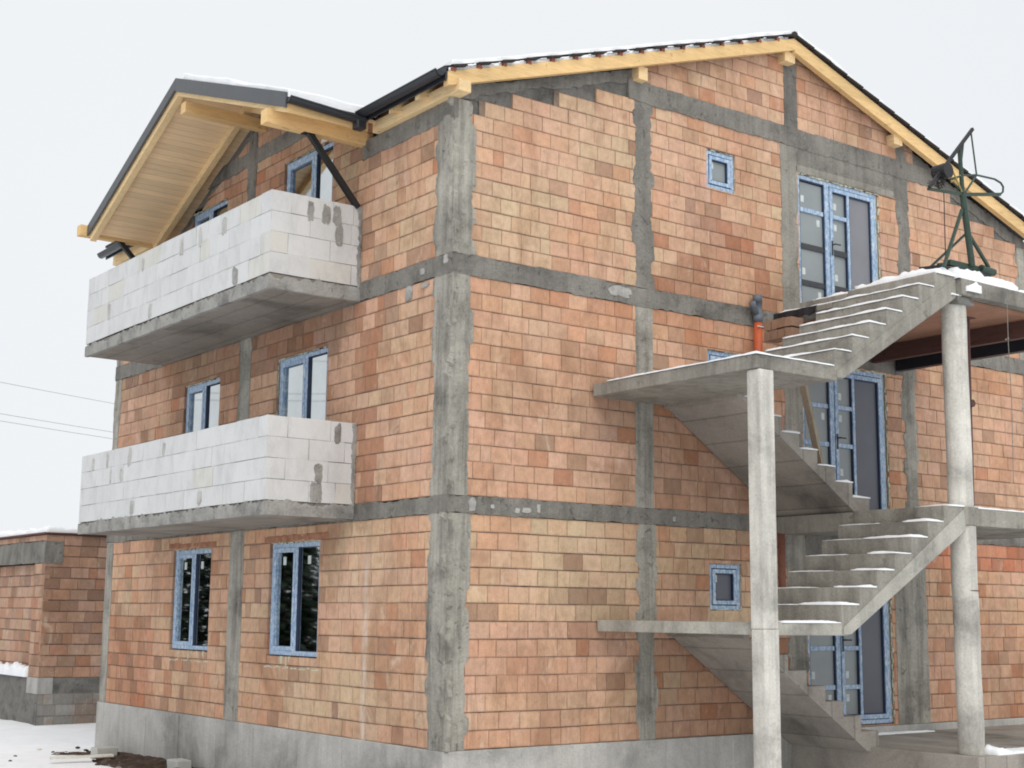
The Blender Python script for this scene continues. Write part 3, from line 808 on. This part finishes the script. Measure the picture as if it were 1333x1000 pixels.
# --------------------------------------------------------- outdoor staircase
YF, YM, YB = -2.8, -1.42, -.03
st = empty('outdoor_staircase', (0, 0, 0), house)
XR0, RUN = 3.42, .317
def flight_up(z0, z1, y0, y1, n, x0, waist, name):
    """sawtooth flight rising to +X between y0..y1"""
    rise = (z1-z0)/n
    pts = []
    for k in range(n):
        pts += [(x0+RUN*k, z0+rise*k), (x0+RUN*k, z0+rise*(k+1))]
    xe = x0+RUN*(n-1)+.42
    pts += [(xe, z1), (xe, z1-waist-.02)]
    pts += [(x0+.14, z0-.13), (x0-.02, z0-.13)]
    mb = MB(); mb.prism([(x, y0, z) for x, z in pts], (0, y1-y0, 0))
    o = mb.build(name, M['stair'], st, .008, tri=False)
    sl = rise/RUN; xa, xb = x0+.02, xe-.02
    w = [(xa, z0-.125), (x0+.14, z0-.125), (xb, z1-waist-.015), (xb, z0+sl*(xb-x0)-.07 if z0+sl*(xb-x0)-.07 < z1-.02 else z1-.02), (xa, z0-.05)]
    MB().prism([(x, y0-.012, z) for x, z in w], (0, .1, 0)).build('stringer', M['stair_pale' if z0 < 2 else 'stair'], st, .006)
    return o, xe
flight_up(1.45, 2.86, YF, YM, 7, XR0, .27, 'stair_flight')
flight_up(4.35, 5.75, YF, YM, 7, XR0, .25, 'stair_flight')
def flight_down(zt, zb, y0, y1, n, x0, waist):
    """flight falling to +X from zt at x0"""
    rise = (zt-zb)/n; pts = [(x0-.1, zt)]
    for k in range(n):
        pts += [(x0+.33*k, zt-rise*k), (x0+.33*k, zt-rise*(k+1))]
    xe = x0+.33*(n-1)
    pts += [(xe+.05, zb), (xe+.02, zb-.06), (xe-.22, zb-.06), (x0-.02, zt-.20), (x0-.1, zt-.20)]
    mb = MB(); mb.prism([(x, y0, z) for x, z in pts], (0, y1-y0, 0))
    return mb.build('stair_flight', M['soffit'], st, .008)
flight_down(4.35, 2.86, YM+.07, YB, 8, 3.42, .18)
flight_down(1.45, -.10, YM+.07, YB, 8, 3.46, .18)
# half landings
mb = MB(); mb.box((2.20, YF, 1.315), (XR0+.1, YB, 1.45), j=.004); mb.build('half_landing', M['stair_pale'], st, .008)
mb = MB(); mb.box((2.13, YF, 4.19), (XR0+.03, YB, 4.35), j=.006); mb.build('half_landing', M['stair'], st, .010)
# storey landings
mb = MB(); mb.box((5.74, YF, 2.64), (8.7, YB, 2.855), j=.004); mb.box((5.36, YM-.02, 2.62), (5.8, YB, 2.85)); mb.build('storey_landing', M['stair'], st, .008)
mb = MB(); mb.box((5.74, YF-.08, 5.51), (8.7, YB, 5.72), j=.006); mb.build('storey_landing', M['stair'], st, .01)
# upper step carried back to the wall on loose bricks
mb = MB(); mb.box((4.98, YM-.02, 5.47), (5.36, -.5, 5.545), j=.006); mb.box((5.30, YM+.0, 5.56), (5.75, -.6, 5.72), j=.006); mb.build('extended_step', M['stair'], st, .008)
# base slab
mb = MB(); mb.box((5.60, -2.95, -1.0), (12.5, -.025, -.10), j=.004); mb.build('base_slab', M['soffit'], st, .01)
# square column, three lifts with slightly offset joints
mb = MB()
mb.box((2.166, YF-.012, -1), (2.396, YF+.18, 1.38)); mb.box((2.160, YF-.013, 1.381), (2.389, YF+.18, 4.188))
mb.build('square_column', M['pale'], st, .014)
# round column
mb = MB()
XC, YC, RC = 5.875, -2.645, .155
for z0, z1, dx in ((-.1, 2.635, .014), (2.85, 5.51, 0.002)):
    n = 8; mb.tube([(XC+dx+.006*math.sin(i*1.7+z0), YC+.004*math.cos(i*2.1), z0+(z1-z0)*i/n) for i in range(n+1)], RC, 28)
rc = mb.build('round_column', M['pale'], st, smooth=True)
mdf = rc.modifiers.new('edges', 'EDGE_SPLIT'); mdf.split_angle = math.radians(50)
mb = MB(); mb.tube([(XC+.03+math.cos(a)*(RC+.003), YC+math.sin(a)*(RC+.003), 1.85) for a in [2*math.pi*i/24 for i in range(25)]], .006, 6); mb.build('binding_wire', M['rust'], st)
# bracket / formwork remains at column heads
mb = MB(); mb.box((5.72, YF-.03, 5.40), (6.06, YF+.25, 5.515), j=.02); mb.build('column_head', M['fill'], st, .02)
mb = MB(); mb.box((5.70, YF-.012, 2.645), (6.0, YF+.2, 2.86), j=.012); mb.build('column_head', M['stair'], st, .015)
# formwork left under the top landing
mb = MB(); mb.box((5.45, YF+.06, 5.455), (8.6, -.05, 5.505)); mb.build('formwork_sheet', M['ply'], st)
mb = MB(); mb.box((7.46, YF+.05, 5.22), (7.56, -.04, 5.452)); mb.build('formwork_beam', M['ply_dark'], st)
mb = MB(); mb.box((8.02, YF+.05, 5.16), (8.14, -.04, 5.452)); mb.build('formwork_beam', M['tarp'], st)

# drain pipe standing against the wall
dp = MB(); dp.tube([(5.02, -.10, 3.4), (5.02, -.10, 5.52)], .058, 16)
dpo = dp.build('drain_pipe', M['redpipe'], house, smooth=True)
mb = MB(); mb.tube([(5.02, -.10, 5.50), (5.02, -.10, 5.60), (5.02, -.10, 5.601), (5.02, -.10, 5.78), (5.02, -.10, 5.781), (5.02, -.10, 5.88)], [.066, .066, .056, .056, .064, .064], 16)
mb.tube([(5.02, -.10, 5.58), (4.92, -.12, 5.70), (4.88, -.13, 5.76)], [.045, .045, .05], 14); mb.build('pipe_branch', M['greypipe'], dpo, smooth=True)
MB().tube([(5.40, -.10, 1.3), (5.40, -.10, 2.63)], .05, 16).build('drain_pipe', M['oldpipe'], house, smooth=True)
mb = MB(); mb.tube([(4.95, -.16, 5.43), (5.09, -.16, 5.43)], .008, 6); mb.build('pipe_tie', M['eps'], dpo)

# ------------------------------------------------------------------ things on and around the stairs
# green builders' hoist on the top landing (frame plane just behind the slab edge)
HY = -2.72
import json
hp = dict(json.loads('''{"foot":[6.205,5.97],"mid":[6.07,6.90],"top":[6.04,7.53],"lo":[5.345,6.85],"hi":[6.30,7.82],"rod":[6.385,7.22],"aL":[5.36,6.84],"aR":[6.88,7.05],"l1":[5.80,7.045],"l3":[6.775,7.24],"l4":[6.96,7.17],"motor":[5.68,7.12],"lt":[6.04,6.69],"lL":[5.455,5.83],"l2t":[6.14,6.41],"l2b":[6.49,5.99],"l3b":[5.90,5.97],"ba":[5.85,5.985],"bb":[6.57,5.945],"rt":[5.68,6.88],"rb":[5.66,5.94]}'''))
H = lambda k, dy=0: (hp[k][0], HY+dy, hp[k][1])
hoist = empty('building_hoist', (6.2, HY, 5.74))
tag(hoist, 'green steel builders hoist with slanting boom and wire spool on top of the stairs', 'hoist')
def hpart(name, mb, mat, smooth=False):
    o = mb.build(name, M[mat], hoist, smooth=smooth); o.location = (-6.2, -HY, -5.74); return o
hpart('mast', MB().tube([H('foot'), H('mid')], .042, 12).tube([H('mid'), H('top')], .028, 10), 'green')
hpart('boom', MB().beam(H('lo', -.03), H('hi', -.03), .035, .04), 'blacksteel')
hpart('gusset', MB().prism([H('top', -.02), (hp['hi'][0]-.17, HY-.02, hp['hi'][1]-.19), (6.07, HY-.02, 7.36)], (0, .03, 0)), 'blacksteel')
hpart('hanger_rod', MB().tube([H('hi'), H('rod')], .012, 6), 'green')
hpart('arm', MB().beam(H('aL'), H('mid'), .03, .035).beam(H('mid'), H('aR'), .035, .04), 'green')
hpart('hand_loop', MB().tube([H('l1'), (6.1, HY, 7.16), H('rod'), H('l3'), (6.91, HY, 7.215), H('l4'), (6.95, HY, 7.10), H('aR')], .014, 8), 'green', True)
hpart('brace', MB().tube([H('rod'), (6.12, HY, 6.93)], .014, 6).tube([(5.86, HY, 7.03), (6.05, HY-.02, 6.92)], .012, 6), 'green')
hpart('hook_plate', MB().tube([(5.84, HY, 7.02), (6.06, HY, 7.16)], .012, 6).tube([(5.85, HY-.02, 7.17), (6.03, HY-.02, 6.92)], .012, 6), 'yellowsteel')
sp_ = MB().tube([(5.66, HY-.10, 7.12), (5.66, HY+.10, 7.12)], .10, 16)
for i in range(14):
    a = rnd(0, 6.28); sp_.tube([(5.66+math.cos(a)*.1, HY-.08+.012*i, 7.12+math.sin(a)*.1), (5.6+rnd(-.13,.08), HY+rnd(-.1,.1), 6.93+rnd(-.06,.12)), (5.5+rnd(-.08,.14), HY+rnd(-.08,.08), 6.92+rnd(-.05,.05))], .006, 5)
hpart('rope_spool', sp_, 'blacksteel')
hpart('leg', MB().beam(H('lt'), H('lL', -.12), .035, .035), 'green'); hpart('leg', MB().beam(H('l2t'), H('l2b', -.05), .035, .035), 'green'); hpart('leg', MB().beam(H('l2t'), H('l3b', .45), .028, .028), 'green')
hpart('base_frame', MB().beam(H('ba', .1), H('bb'), .07, .07).tube([(6.36, HY-.02, 5.965), (6.62, HY-.03, 5.945)], .05, 10).beam((5.6, HY+.05, 5.90), (6.05, HY+.25, 5.95), .07, .06), 'green')
hpart('ballast', MB().box((6.30, HY-.05, 5.725), (6.55, HY+.2, 5.92), j=.02).box((5.55, HY+.02, 5.76), (6.0, HY+.3, 5.90), j=.03), 'blacksteel')
hpart('hoist_rope', MB().tube([H('rt'), H('rb')], .007, 5), 'blacksteel')

mb = MB(); mb.tube([(6.72, -2.2, 2.862), (6.78, -2.2, 5.45)], .035, 12).box((6.64, -2.28, 2.857), (6.80, -2.12, 2.868)).box((6.70, -2.28, 5.445), (6.86, -2.12, 5.455)).tube([(6.745, -2.27, 4.3), (6.745, -2.13, 4.3)], .05, 12)
tag(mb.build('steel_prop', M['rust']), 'rusty brown steel prop holding the top landing behind the round column', 'prop')
mb = MB(); mb.beam((5.30, -.62, 4.70), (5.78, -.55, 3.28), .055, .10, (0, 1, 0))
tag(mb.build('timber_board', M['grey_board']), 'grey weathered timber board leaning in front of the middle terrace door', 'board')
mb = MB(); mb.beam((2.62, -2.35, .15), (2.78, -2.5, -.74), .035, .05, (0, 1, 0))
tag(mb.build('timber_stick', M['timber_end']), 'thin pale timber stick leaning beside the foot of the square column', 'stick')
mb = MB(); mb.tube([(4.72+.34*math.cos(a), -1.7+.1*math.sin(2*a), -.52+.20*math.sin(a)) for a in [math.pi*(i/14*1.15-.1) for i in range(15)]], .018, 8)
tag(mb.build('hose', M['blacksteel'], smooth=True), 'black hose looped on the ground under the lowest stair flight', 'hose')
mb = MB(); mb.tube([(6.62, -2.93, 5.7), (6.60, -2.93, 5.0), (6.60, -2.94, 4.3), (6.575, -2.93, 3.2)], .005, 5)
for i in range(2): mb.tube([(6.57+rnd(-.03,.03), -2.93, 5.03+rnd(-.03,.03)), (6.6+rnd(-.04,.04), -2.93+rnd(-.03,.03), 5.03+rnd(-.04,.04))], .010, 6)
tag(mb.build('hanging_cord', M['rope']), 'thin pale cord hanging down from the edge of the top landing', 'cord')
# black tar sheet hanging over the second highest step
ts = MB(); prof = []
for i in range(13):
    y = -.45 - i*.062; k = .03*math.sin(i*1.3)
    prof.append([(4.99+k*.3, y, 5.56), (4.955+k*.4, y, 5.545), (4.95+k*.5, y, 5.46-.02*math.sin(i*.9)), (4.95+k, y, 5.40+.05*(i/12)+.02*math.sin(i*2.3))])
ts.face_set([v for r in prof for v in r], [(i*4+c, i*4+c+1, (i+1)*4+c+1, (i+1)*4+c) for i in range(12) for c in range(3)])
tag(ts.build('tar_sheet', M['tarp']), 'ragged black tar sheet hanging under the snow of an upper stair', 'sheet')
lb = MB()
for r in (1, 2):
    for i in range(4): lb.box((4.72+rnd(-.01,.01), -.98+i*.125, 5.0+.14*r), (4.95, -.865+i*.125, 5.125+.14*r), random.choice(BROWN), j=.006)
tag(lb.build('loose_bricks', M['brick']), 'short stack of loose bricks propping the upper step near the wall', 'bricks')

# ------------------------------------------------------------------ snow
def snow_patch(name, label, pieces, mat='snow'):
    """pieces: (x0,x1,y0,y1,z,thickness) lying sheets with uneven rounded edges"""
    mb = MB()
    for (x0, x1, y0, y1, z, th) in pieces:
        nx, ny = max(3, int((x1-x0)/.05)), max(3, int((y1-y0)/.05)); s = rnd(0, 99)
        vs = []; idx = {}
        for i in range(nx+1):
            for j in range(ny+1):
                fx, fy = i/nx, j/ny
                e = min(fx*(x1-x0), (1-fx)*(x1-x0), fy*(y1-y0), (1-fy)*(y1-y0))
                ed = min(1, e/.03); hh = th*(math.sqrt(max(0, 1-(1-ed)**2))*.45+.55)*(.75+.5*mnoise.noise(Vector((i*.21, j*.21, s)))+.2*mnoise.noise(Vector((i*.7, j*.7, s))))
                wob = .012*mnoise.noise(Vector((i*.3, j*.3, s+9)))
                idx[i, j] = len(vs); vs.append((x0+fx*(x1-x0)+wob, y0+fy*(y1-y0)+wob, z+max(.002, hh)))
        n0 = len(vs); bor = [(i, 0) for i in range(nx)] + [(nx, j) for j in range(ny)] + [(i, ny) for i in range(nx, 0, -1)] + [(0, j) for j in range(ny, 0, -1)]
        vs += [(vs[idx[b]][0], vs[idx[b]][1], z-.001) for b in bor]
        fs = [(idx[i,j], idx[i+1,j], idx[i+1,j+1], idx[i,j+1]) for i in range(nx) for j in range(ny)]
        m = len(bor); fs += [(n0+k, n0+(k+1) % m, idx[bor[(k+1) % m]], idx[bor[k]]) for k in range(m)]
        mb.face_set(vs, fs)
    o = mb.build(name, M[mat], smooth=True)
    return tag(o, label, 'snow', None, 'stuff')
rise = 1.4/7
tr = [(XR0+RUN*k-.014, XR0+RUN*(k+1)-.03, YF-.008, (-.52 if k == 5 else YM-.02), 4.35+rise*(k+1), .040) for k in range(6)]
snow_patch('snow_cover', 'thin snow lying on the treads of the upper front stair flight', tr)
tr = [(XR0+RUN*k-.005, XR0+RUN*(k+1)-.02, YF-.006, YF+rnd(.35, .8), 1.45+.2014*(k+1), .036) for k in range(6)] + [(XR0+RUN*6+.1, 5.72, YF-.01, YF+.5, 2.86, .035)]
tr += [(XR0+RUN*k+.0, XR0+RUN*(k+1)-.1, YF+.75, YM-.02, 1.45+.2014*(k+1), .014) for k in range(6)]
snow_patch('snow_cover', 'thin snow on the treads of the lower front stair flight', tr)
tr = [(3.42+.33*k+.02, 3.42+.33*(k+1)+.008, YM+.065, YM+.6, 4.35-.18625*(k+1), .042) for k in range(7)]
snow_patch('snow_cover', 'snow on the treads of the upper rear stair flight', tr)
snow_patch('snow_cover', 'thin snow along the edge of the upper half landing', [(2.122, 3.40, YF-.010, -.3, 4.35, .036)])
snow_patch('snow_cover', 'thin snow along the front edge of the lower half landing', [(2.46, 3.40, YF-.006, YF+.35, 1.45, .034)])
snow_patch('snow_cover', 'snow along the edge of the first floor landing', [(6.03, 8.6, YF+.01, -1.2, 2.856, .035)])
snow_patch('snow_cover', 'thick snow heap on the top landing around the hoist', [(5.35, 5.85, YF-.02, YM-.1, 5.74, .13), (5.70, 6.95, YF-.08, -1.5, 5.72, .17), (5.82, 6.1, YF-.12, YF+.3, 5.56, .20), (6.85, 8.6, YF-.06, -.8, 5.72, .06), (5.62, 5.80, YF-.03, YF+.1, 5.50, .05), (5.45, 6.1, YM-.1, -.7, 5.73, .09)])
snow_patch('snow_cover', 'patches of snow on the base slab by the round column', [(6.5, 8.4, -.22, -.05, -.10, .03), (6.02, 6.32, -2.93, -2.68, -.10, .11), (6.2, 9.5, -2.92, -2.55, -.10, .035)])

def snow_sheet(poly, zf, th, label, jag=.05, step=.18):
    """uneven snow sheet over a roof polygon"""
    pts = []
    n = len(poly); s = rnd(0, 50)
    for i in range(n):
        a, b = Vector(poly[i]), Vector(poly[(i+1) % n]); m = max(1, int((b-a).length/step))
        for k in range(m):
            p = a+(b-a)*k/m
            pts.append((p.x+jag*mnoise.noise(Vector((p.x*2.3, p.y*2.3, s))), p.y+jag*mnoise.noise(Vector((p.x*2.3, p.y*2.3, s+7)))))
    mb = MB(); m = len(pts)
    lo = [(x, y, zf(x, y)-.005) for x, y in pts]; hi = [(x, y, zf(x, y)+th*(1+.5*mnoise.noise(Vector((x*1.7, y*1.7, s))))) for x, y in pts]
    mb.face_set(lo+hi, [tuple(range(m, 2*m))] + [(i, (i+1) % m, m+(i+1) % m, m+i) for i in range(m)])
    o = mb.build('snow_cover', M['snow'], tri=True, bevel=.02)
    return tag(o, label, 'snow', None, 'stuff')
zt_ = lambda x, y: zmain(x)+.045
snow_sheet([(-.2,-OV+.03),(RIDX-.05,-OV+.03),(RIDX-.05,L_),(-.1,L_),(-.1,8.7),(3.25,CGY+.1),(3.25,CGY-.1),(-.1,1.65)], zt_, .045, 'snow sheet on the main roof slope above the balcony side')
snow_sheet([(RIDX+.05,-OV+.0),(W_+.2,-OV+.0),(W_+.2,L_),(RIDX+.05,L_)], zt_, .05, 'snow sheet on the far right slope of the main roof')
snow_sheet([(XO+.03,yR-.02),(XO+.03,CGY-.15),(3.2,CGY-.15),(-.1,yR)], lambda x, y: cg(y), .13, 'thick snow on the right slope of the balcony canopy')
snow_sheet([(XO+.05,CGY+.1),(XO+.05,yL-.1),(-.1,yL-.1),(3.2,CGY+.1)], lambda x, y: cg(y), .05, 'snow on the left slope of the balcony canopy')
# lumps of snow caught between the verge tiles
lm = MB()
lm.prism([(-.2, -OV+.028, rake(-.2)+.002), (RIDX-.1, -OV+.028, rake(RIDX-.1)+.002), (RIDX-.1, -OV+.028, rake(RIDX-.1)+.05), (-.2, -OV+.028, rake(-.2)+.05)], (0, .02, 0))
for i in range(90):
    x = rnd(-.2, RIDX-.2); z = zmain(x)-.02; r = rnd(.025, .05)
    y = -OV+rnd(-.01, .03)
    lm.face_set([(x-r*1.6,y,z),(x+r*1.6,y,z+r*.9),(x+r*1.3,y+.1,z+r*.9),(x-r*1.3,y+.1,z),(x-r,y+.03,z+r*.8),(x+r,y+.03,z+r*1.4),(x+r,y+.08,z+r*1.4),(x-r,y+.08,z+r*.8)], [(0,1,5,4),(1,2,6,5),(2,3,7,6),(3,0,4,7),(4,5,6,7)])
tag(lm.build('snow_lumps', M['snow'], smooth=True), 'small snow lumps between the dark tile ends on the gable edge', 'snow', None, 'stuff')

# ------------------------------------------------------------------ brick annex behind on the left
ann = empty('brick_annex', (.4, 14.6, -.8))
tag(ann, 'low unfinished brick annex with grey block base standing left behind the house', 'annex')
def apart(o): o.location = (-.4, -14.6, .8); return o
AX, AY = .39, 14.6
A1 = lambda u, d, z: (u, AY-d, z)             # faces the camera
A2 = lambda u, d, z: (AX-d, u, z)             # faces left
A3 = lambda u, d, z: (AX+.16-d, u, z)         # recessed bay
dk = lambda: pick((.2, .3, .15, .35), rnd(0, 50), rnd(0, 50))
def ac():
    c = dk(); return (c[0]*.85, c[1]*.88, c[2]*.95)
for fr, u0, u1, z0, z1 in ((A1, AX, 5, .2, 2.98), (A2, AY, AY+.62, .2, 2.42), (A3, AY+.62, 24, .22, 2.42), (A2, AY, 24, 2.86, 2.98)):
    o = masonry('brick_wall', fr, u0, u1, z0, z1, [], ann, M['brick'], None, ch=.215, bl=.36, colour=ac, depth=.1, gap=.008); apart(o)
mb = MB(); mb.box((AX+.28, AY+.13, -.9), (5, 24, 2.9)); apart(mb.build('wall_core', M['core'], ann))
mb = MB(); rough_strip(mb, A2, (AY, 2.64), (24, 2.64), -.21, .21, d=.012, jag=.01); rough_strip(mb, A1, (AX, 2.64), (AX+.34, 2.64), -.21, .21, d=.012, jag=.015); apart(mb.build('ring_beam', M['beam'], ann))
mb = MB(); mb.box((AX-.01, AY-.01, -1), (5, 24, .2)); apart(mb.build('plinth', M['fill'], ann))
ac2 = lambda: (lambda q: (q, q*.98, q*.93))(.33*rnd(.8, 1.12))
apart(masonry('block_base', shifted(A1, 0, .014), AX, 5, -.95, -.1, [], ann, M['brick'], None, ch=.2, bl=.4, colour=ac2, depth=.02))
mb = MB(); mb.box((AX-.02, AY-.02, -.1), (AX+.28, AY+.62, .205)); apart(mb.build('pier_base', M['plinth'], ann))
apart(MB().box((AX-.06, AY-.05, 2.985), (5.2, 24, 3.02)).build('roof_edge', M['rust'], ann))
snow_patch('snow_cover', 'smooth snow on top of the low annex roof', [(AX-.02, 4.8, AY, AY+9, 3.02, .14)])
snow_patch('snow_cover', 'snow on the sill ledge of the annex side wall', [(AX-.06, AX+.16, AY+.64, 22, .2, .26)])

# ------------------------------------------------------------------ ground
g = MB()
N = 90
def gz(x, y):
    d = math.hypot(x, y)
    z = -.76 + .05*mnoise.noise(Vector((x*.35, y*.35, 0))) + .02*mnoise.noise(Vector((x*1.3, y*1.3, 2)))
    if x < 3 and y > 10.5: z += .05*min(1, (y-10.5)/2)
    return z
xs = [-400, -150, -60, -35] + [-24+i*.5 for i in range(0, 100)] + [32, 60, 150, 400]
ys = [-400, -150, -60, -35] + [-24+i*.5 for i in range(0, 110)] + [38, 70, 150, 400]
vs = [(x, y, gz(x, y) if abs(x) < 34 and abs(y) < 36 else -.76) for x in xs for y in ys]
ny = len(ys)
g.face_set(vs, [(i*ny+j, (i+1)*ny+j, (i+1)*ny+j+1, i*ny+j+1) for i in range(len(xs)-1) for j in range(ny-1)])
go = g.build('ground', M['snow'], smooth=True); go['kind'] = 'structure'
# muddy strip beside the plinth
s = MB(); vs = []; nx, ny = 26, 90
for i in range(nx+1):
    for j in range(ny+1):
        y = -3 + 13.4*j/ny; x = -.02 - 1.5*(i/nx)*(.62+.5*mnoise.noise(Vector((y*.5, 1, 0)))+.25*mnoise.noise(Vector((y*1.9, 4, 0))))
        e = min(1, (1-i/nx)*4, (1-j/ny)*8)
        vs.append((x, y, gz(x, y)-.02 + e*(.05+.07*abs(mnoise.noise(Vector((x*3.1, y*3.1, 0))))+.04*mnoise.noise(Vector((x*9, y*9, 5))))))
s.face_set(vs, [(i*(ny+1)+j, (i+1)*(ny+1)+j, (i+1)*(ny+1)+j+1, i*(ny+1)+j+1) for i in range(nx) for j in range(ny)])
so = s.build('soil', M['soil'], smooth=True); so['kind'] = 'structure'
# blocks and rubble
mb = MB(); mb.box((-.66, 8.62, -.74), (-.32, 8.86, -.60), (.50,.50,.47), j=.012)
tag(mb.build('concrete_block', M['aac'], bevel=.01), 'pale grey block lying at the left end of the plinth in the snow', 'block')
mb = MB(); mb.box((-.42, 6.15, -.78), (-.20, 6.5, -.60), (.50,.50,.48), j=.012)
tag(mb.build('concrete_block', M['aac'], bevel=.01), 'pale grey block on the muddy ground against the plinth', 'block')
mb = MB(); mb.beam((-1.5, 8.3, -.69), (-.6, 8.1, -.67), .16, .03); tag(mb.build('board', M['eps']), 'pale flat board lying in the slush left of the blocks', 'board')
def stone(x, y, r, mat):
    bm = bmesh.new(); bmesh.ops.create_icosphere(bm, subdivisions=2, radius=r)
    sd = rnd(0, 99)
    for v in bm.verts:
        k = 1+.45*mnoise.noise(v.co/r*1.1+Vector((sd, 0, 0))); v.co = Vector((v.co.x*k*1.2, v.co.y*k, v.co.z*k*.5))
    me = bpy.data.meshes.new('rubble_stone'); bm.to_mesh(me); bm.free(); me.materials.append(M[mat])
    o = bpy.data.objects.new('rubble_stone', me); o.location = (x, y, gz(x, y)+r*.35); o.rotation_euler.z = rnd(0, 6); COL.objects.link(o)
    tag(o, 'small lump of rubble lying in the slush beside the plinth', 'stone', 'rubble lumps beside the plinth')
for i in range(44):
    y = rnd(6.3, 10.6); stone(-rnd(.05, 1.0), y, rnd(.015, .05), random.choice(['stone', 'soil', 'soil', 'eps']))
for x, y in ((-1.6, 9.6), (-1.15, 9.0), (-1.9, 8.9), (-.9, 9.9), (-.35, 9.9), (-.2, 9.3)): stone(x, y, rnd(.02, .05), 'soil')

# ------------------------------------------------------------------ power lines far left
for i, (pa, pb, lab) in enumerate((((-17.0, 24.0, 9.60), (17, 40, 9.05), 'highest of the three thin overhead wires left of the house'), ((-17.0, 24.0, 8.55), (17, 40, 8.0), 'middle one of the thin overhead wires left of the house'), ((-17.0, 24.0, 8.33), (17, 40, 7.75), 'lowest of the three thin overhead wires left of the house'))):
    a, b = Vector(pa), Vector(pb)
    mb = MB(); mb.tube([a.lerp(b, k/20)-Vector((0, 0, .9*4*(k/20)*(1-k/20)*.3)) for k in range(21)], .011, 5)
    tag(mb.build('power_line', M['wire']), lab, 'wire', 'overhead wires')

# ------------------------------------------------------------------ conifers beyond the yard (mirrored in the ground floor windows)
def conifer(x, y, h, label, seed):
    random.seed(seed)
    t_ = empty('conifer_tree', (x, y, -.76)); tag(t_, label, 'tree', 'conifers beyond the yard')
    MB().tube([(0,0,0), (0,0,h*.5), (0,0,h*.97)], [.16, .09, .015], 8).build('trunk', M['bark'], t_)
    mb = MB()
    for i in range(1500):
        f = random.random()**.9; z = h*(.04+.94*f); R = min(1.05, (1-f)*h*.34+.08); a = rnd(0, 6.28); r = R*math.sqrt(rnd(.05, 1))
        c = Vector((math.cos(a)*r, math.sin(a)*r, z - r*.25)); o_ = Vector((math.cos(a), math.sin(a), -.35)).normalized(); sd = o_.cross(Vector((0,0,1))).normalized()
        L = rnd(.18, .42); w = rnd(.07, .15); tw = Vector((0, 0, rnd(-.08, .08)))
        mb.face_set([c-sd*w, c+o_*L+tw, c+sd*w, c-o_*L*.4], [(0,1,2,3)])
    mb.build('crown', M['needle'], t_)
for i in range(15):
    conifer(-4.6-.95*i+.3*math.sin(i*2.1), 20.5+.45*i+.8*math.sin(i*3.7), 6.0+.5*math.sin(i*1.9), 'dark conifer in the row beyond the yard left of the annex', 50+i)

# ------------------------------------------------------------------ camera, sky, light
cam = bpy.data.objects.new('camera', bpy.data.cameras.new('camera')); COL.objects.link(cam); S.camera = cam
cam.location = (-9.1638, -13.5228, 1.5130)
cam.rotation_euler = (1.73044924, -.00947713, -.64115867)
cam.data.sensor_width = 36; cam.data.lens = 1860.9/1333*36; cam.data.clip_end = 2000

wd = bpy.data.worlds.new('World'); S.world = wd; wd.use_nodes = True
nt = wd.node_tree; bg = nt.nodes['Background']
SUN_EL, SUN_AZ = 50, 205
sky = nt.nodes.new('ShaderNodeTexSky'); sky.sky_type = 'NISHITA'; sky.sun_disc = False
sky.sun_elevation = math.radians(SUN_EL); sky.sun_rotation = math.radians(SUN_AZ)
# overcast: a bright cloud layer covers nearly all of the clear sky
tc = nt.nodes.new('ShaderNodeTexCoord')
nz = nt.nodes.new('ShaderNodeTexNoise'); nz.inputs['Scale'].default_value = 1.6; nz.inputs['Detail'].default_value = 4
nt.links.new(tc.outputs['Generated'], nz.inputs['Vector'])
rp = nt.nodes.new('ShaderNodeValToRGB'); rp.color_ramp.elements[0].color = (8.6, 8.85, 9.15, 1); rp.color_ramp.elements[1].color = (9.15, 9.35, 9.55, 1)
rp.color_ramp.elements[0].position = .3; rp.color_ramp.elements[1].position = .7
nt.links.new(nz.outputs['Fac'], rp.inputs['Fac'])
mx = nt.nodes.new('ShaderNodeMix'); mx.data_type = 'RGBA'; mx.inputs[0].default_value = .96
nt.links.new(sky.outputs[0], mx.inputs[6]); nt.links.new(rp.outputs[0], mx.inputs[7])
nt.links.new(mx.outputs[2], bg.inputs['Color']); bg.inputs['Strength'].default_value = .10

sun = bpy.data.lights.new('sun', 'SUN'); sun.energy = 1.5; sun.angle = math.radians(60); sun.color = (1, .94, .85)
so_ = bpy.data.objects.new('sun', sun); COL.objects.link(so_)
az = math.radians(SUN_AZ); el = math.radians(SUN_EL)
dirv = Vector((math.sin(az)*math.cos(el), math.cos(az)*math.cos(el), math.sin(el)))
so_.rotation_euler = dirv.to_track_quat('Z', 'Y').to_euler()
S.view_settings.view_transform = 'Standard'; S.view_settings.look = 'None'; S.view_settings.exposure = 0
S.cycles.filter_width = 1.9
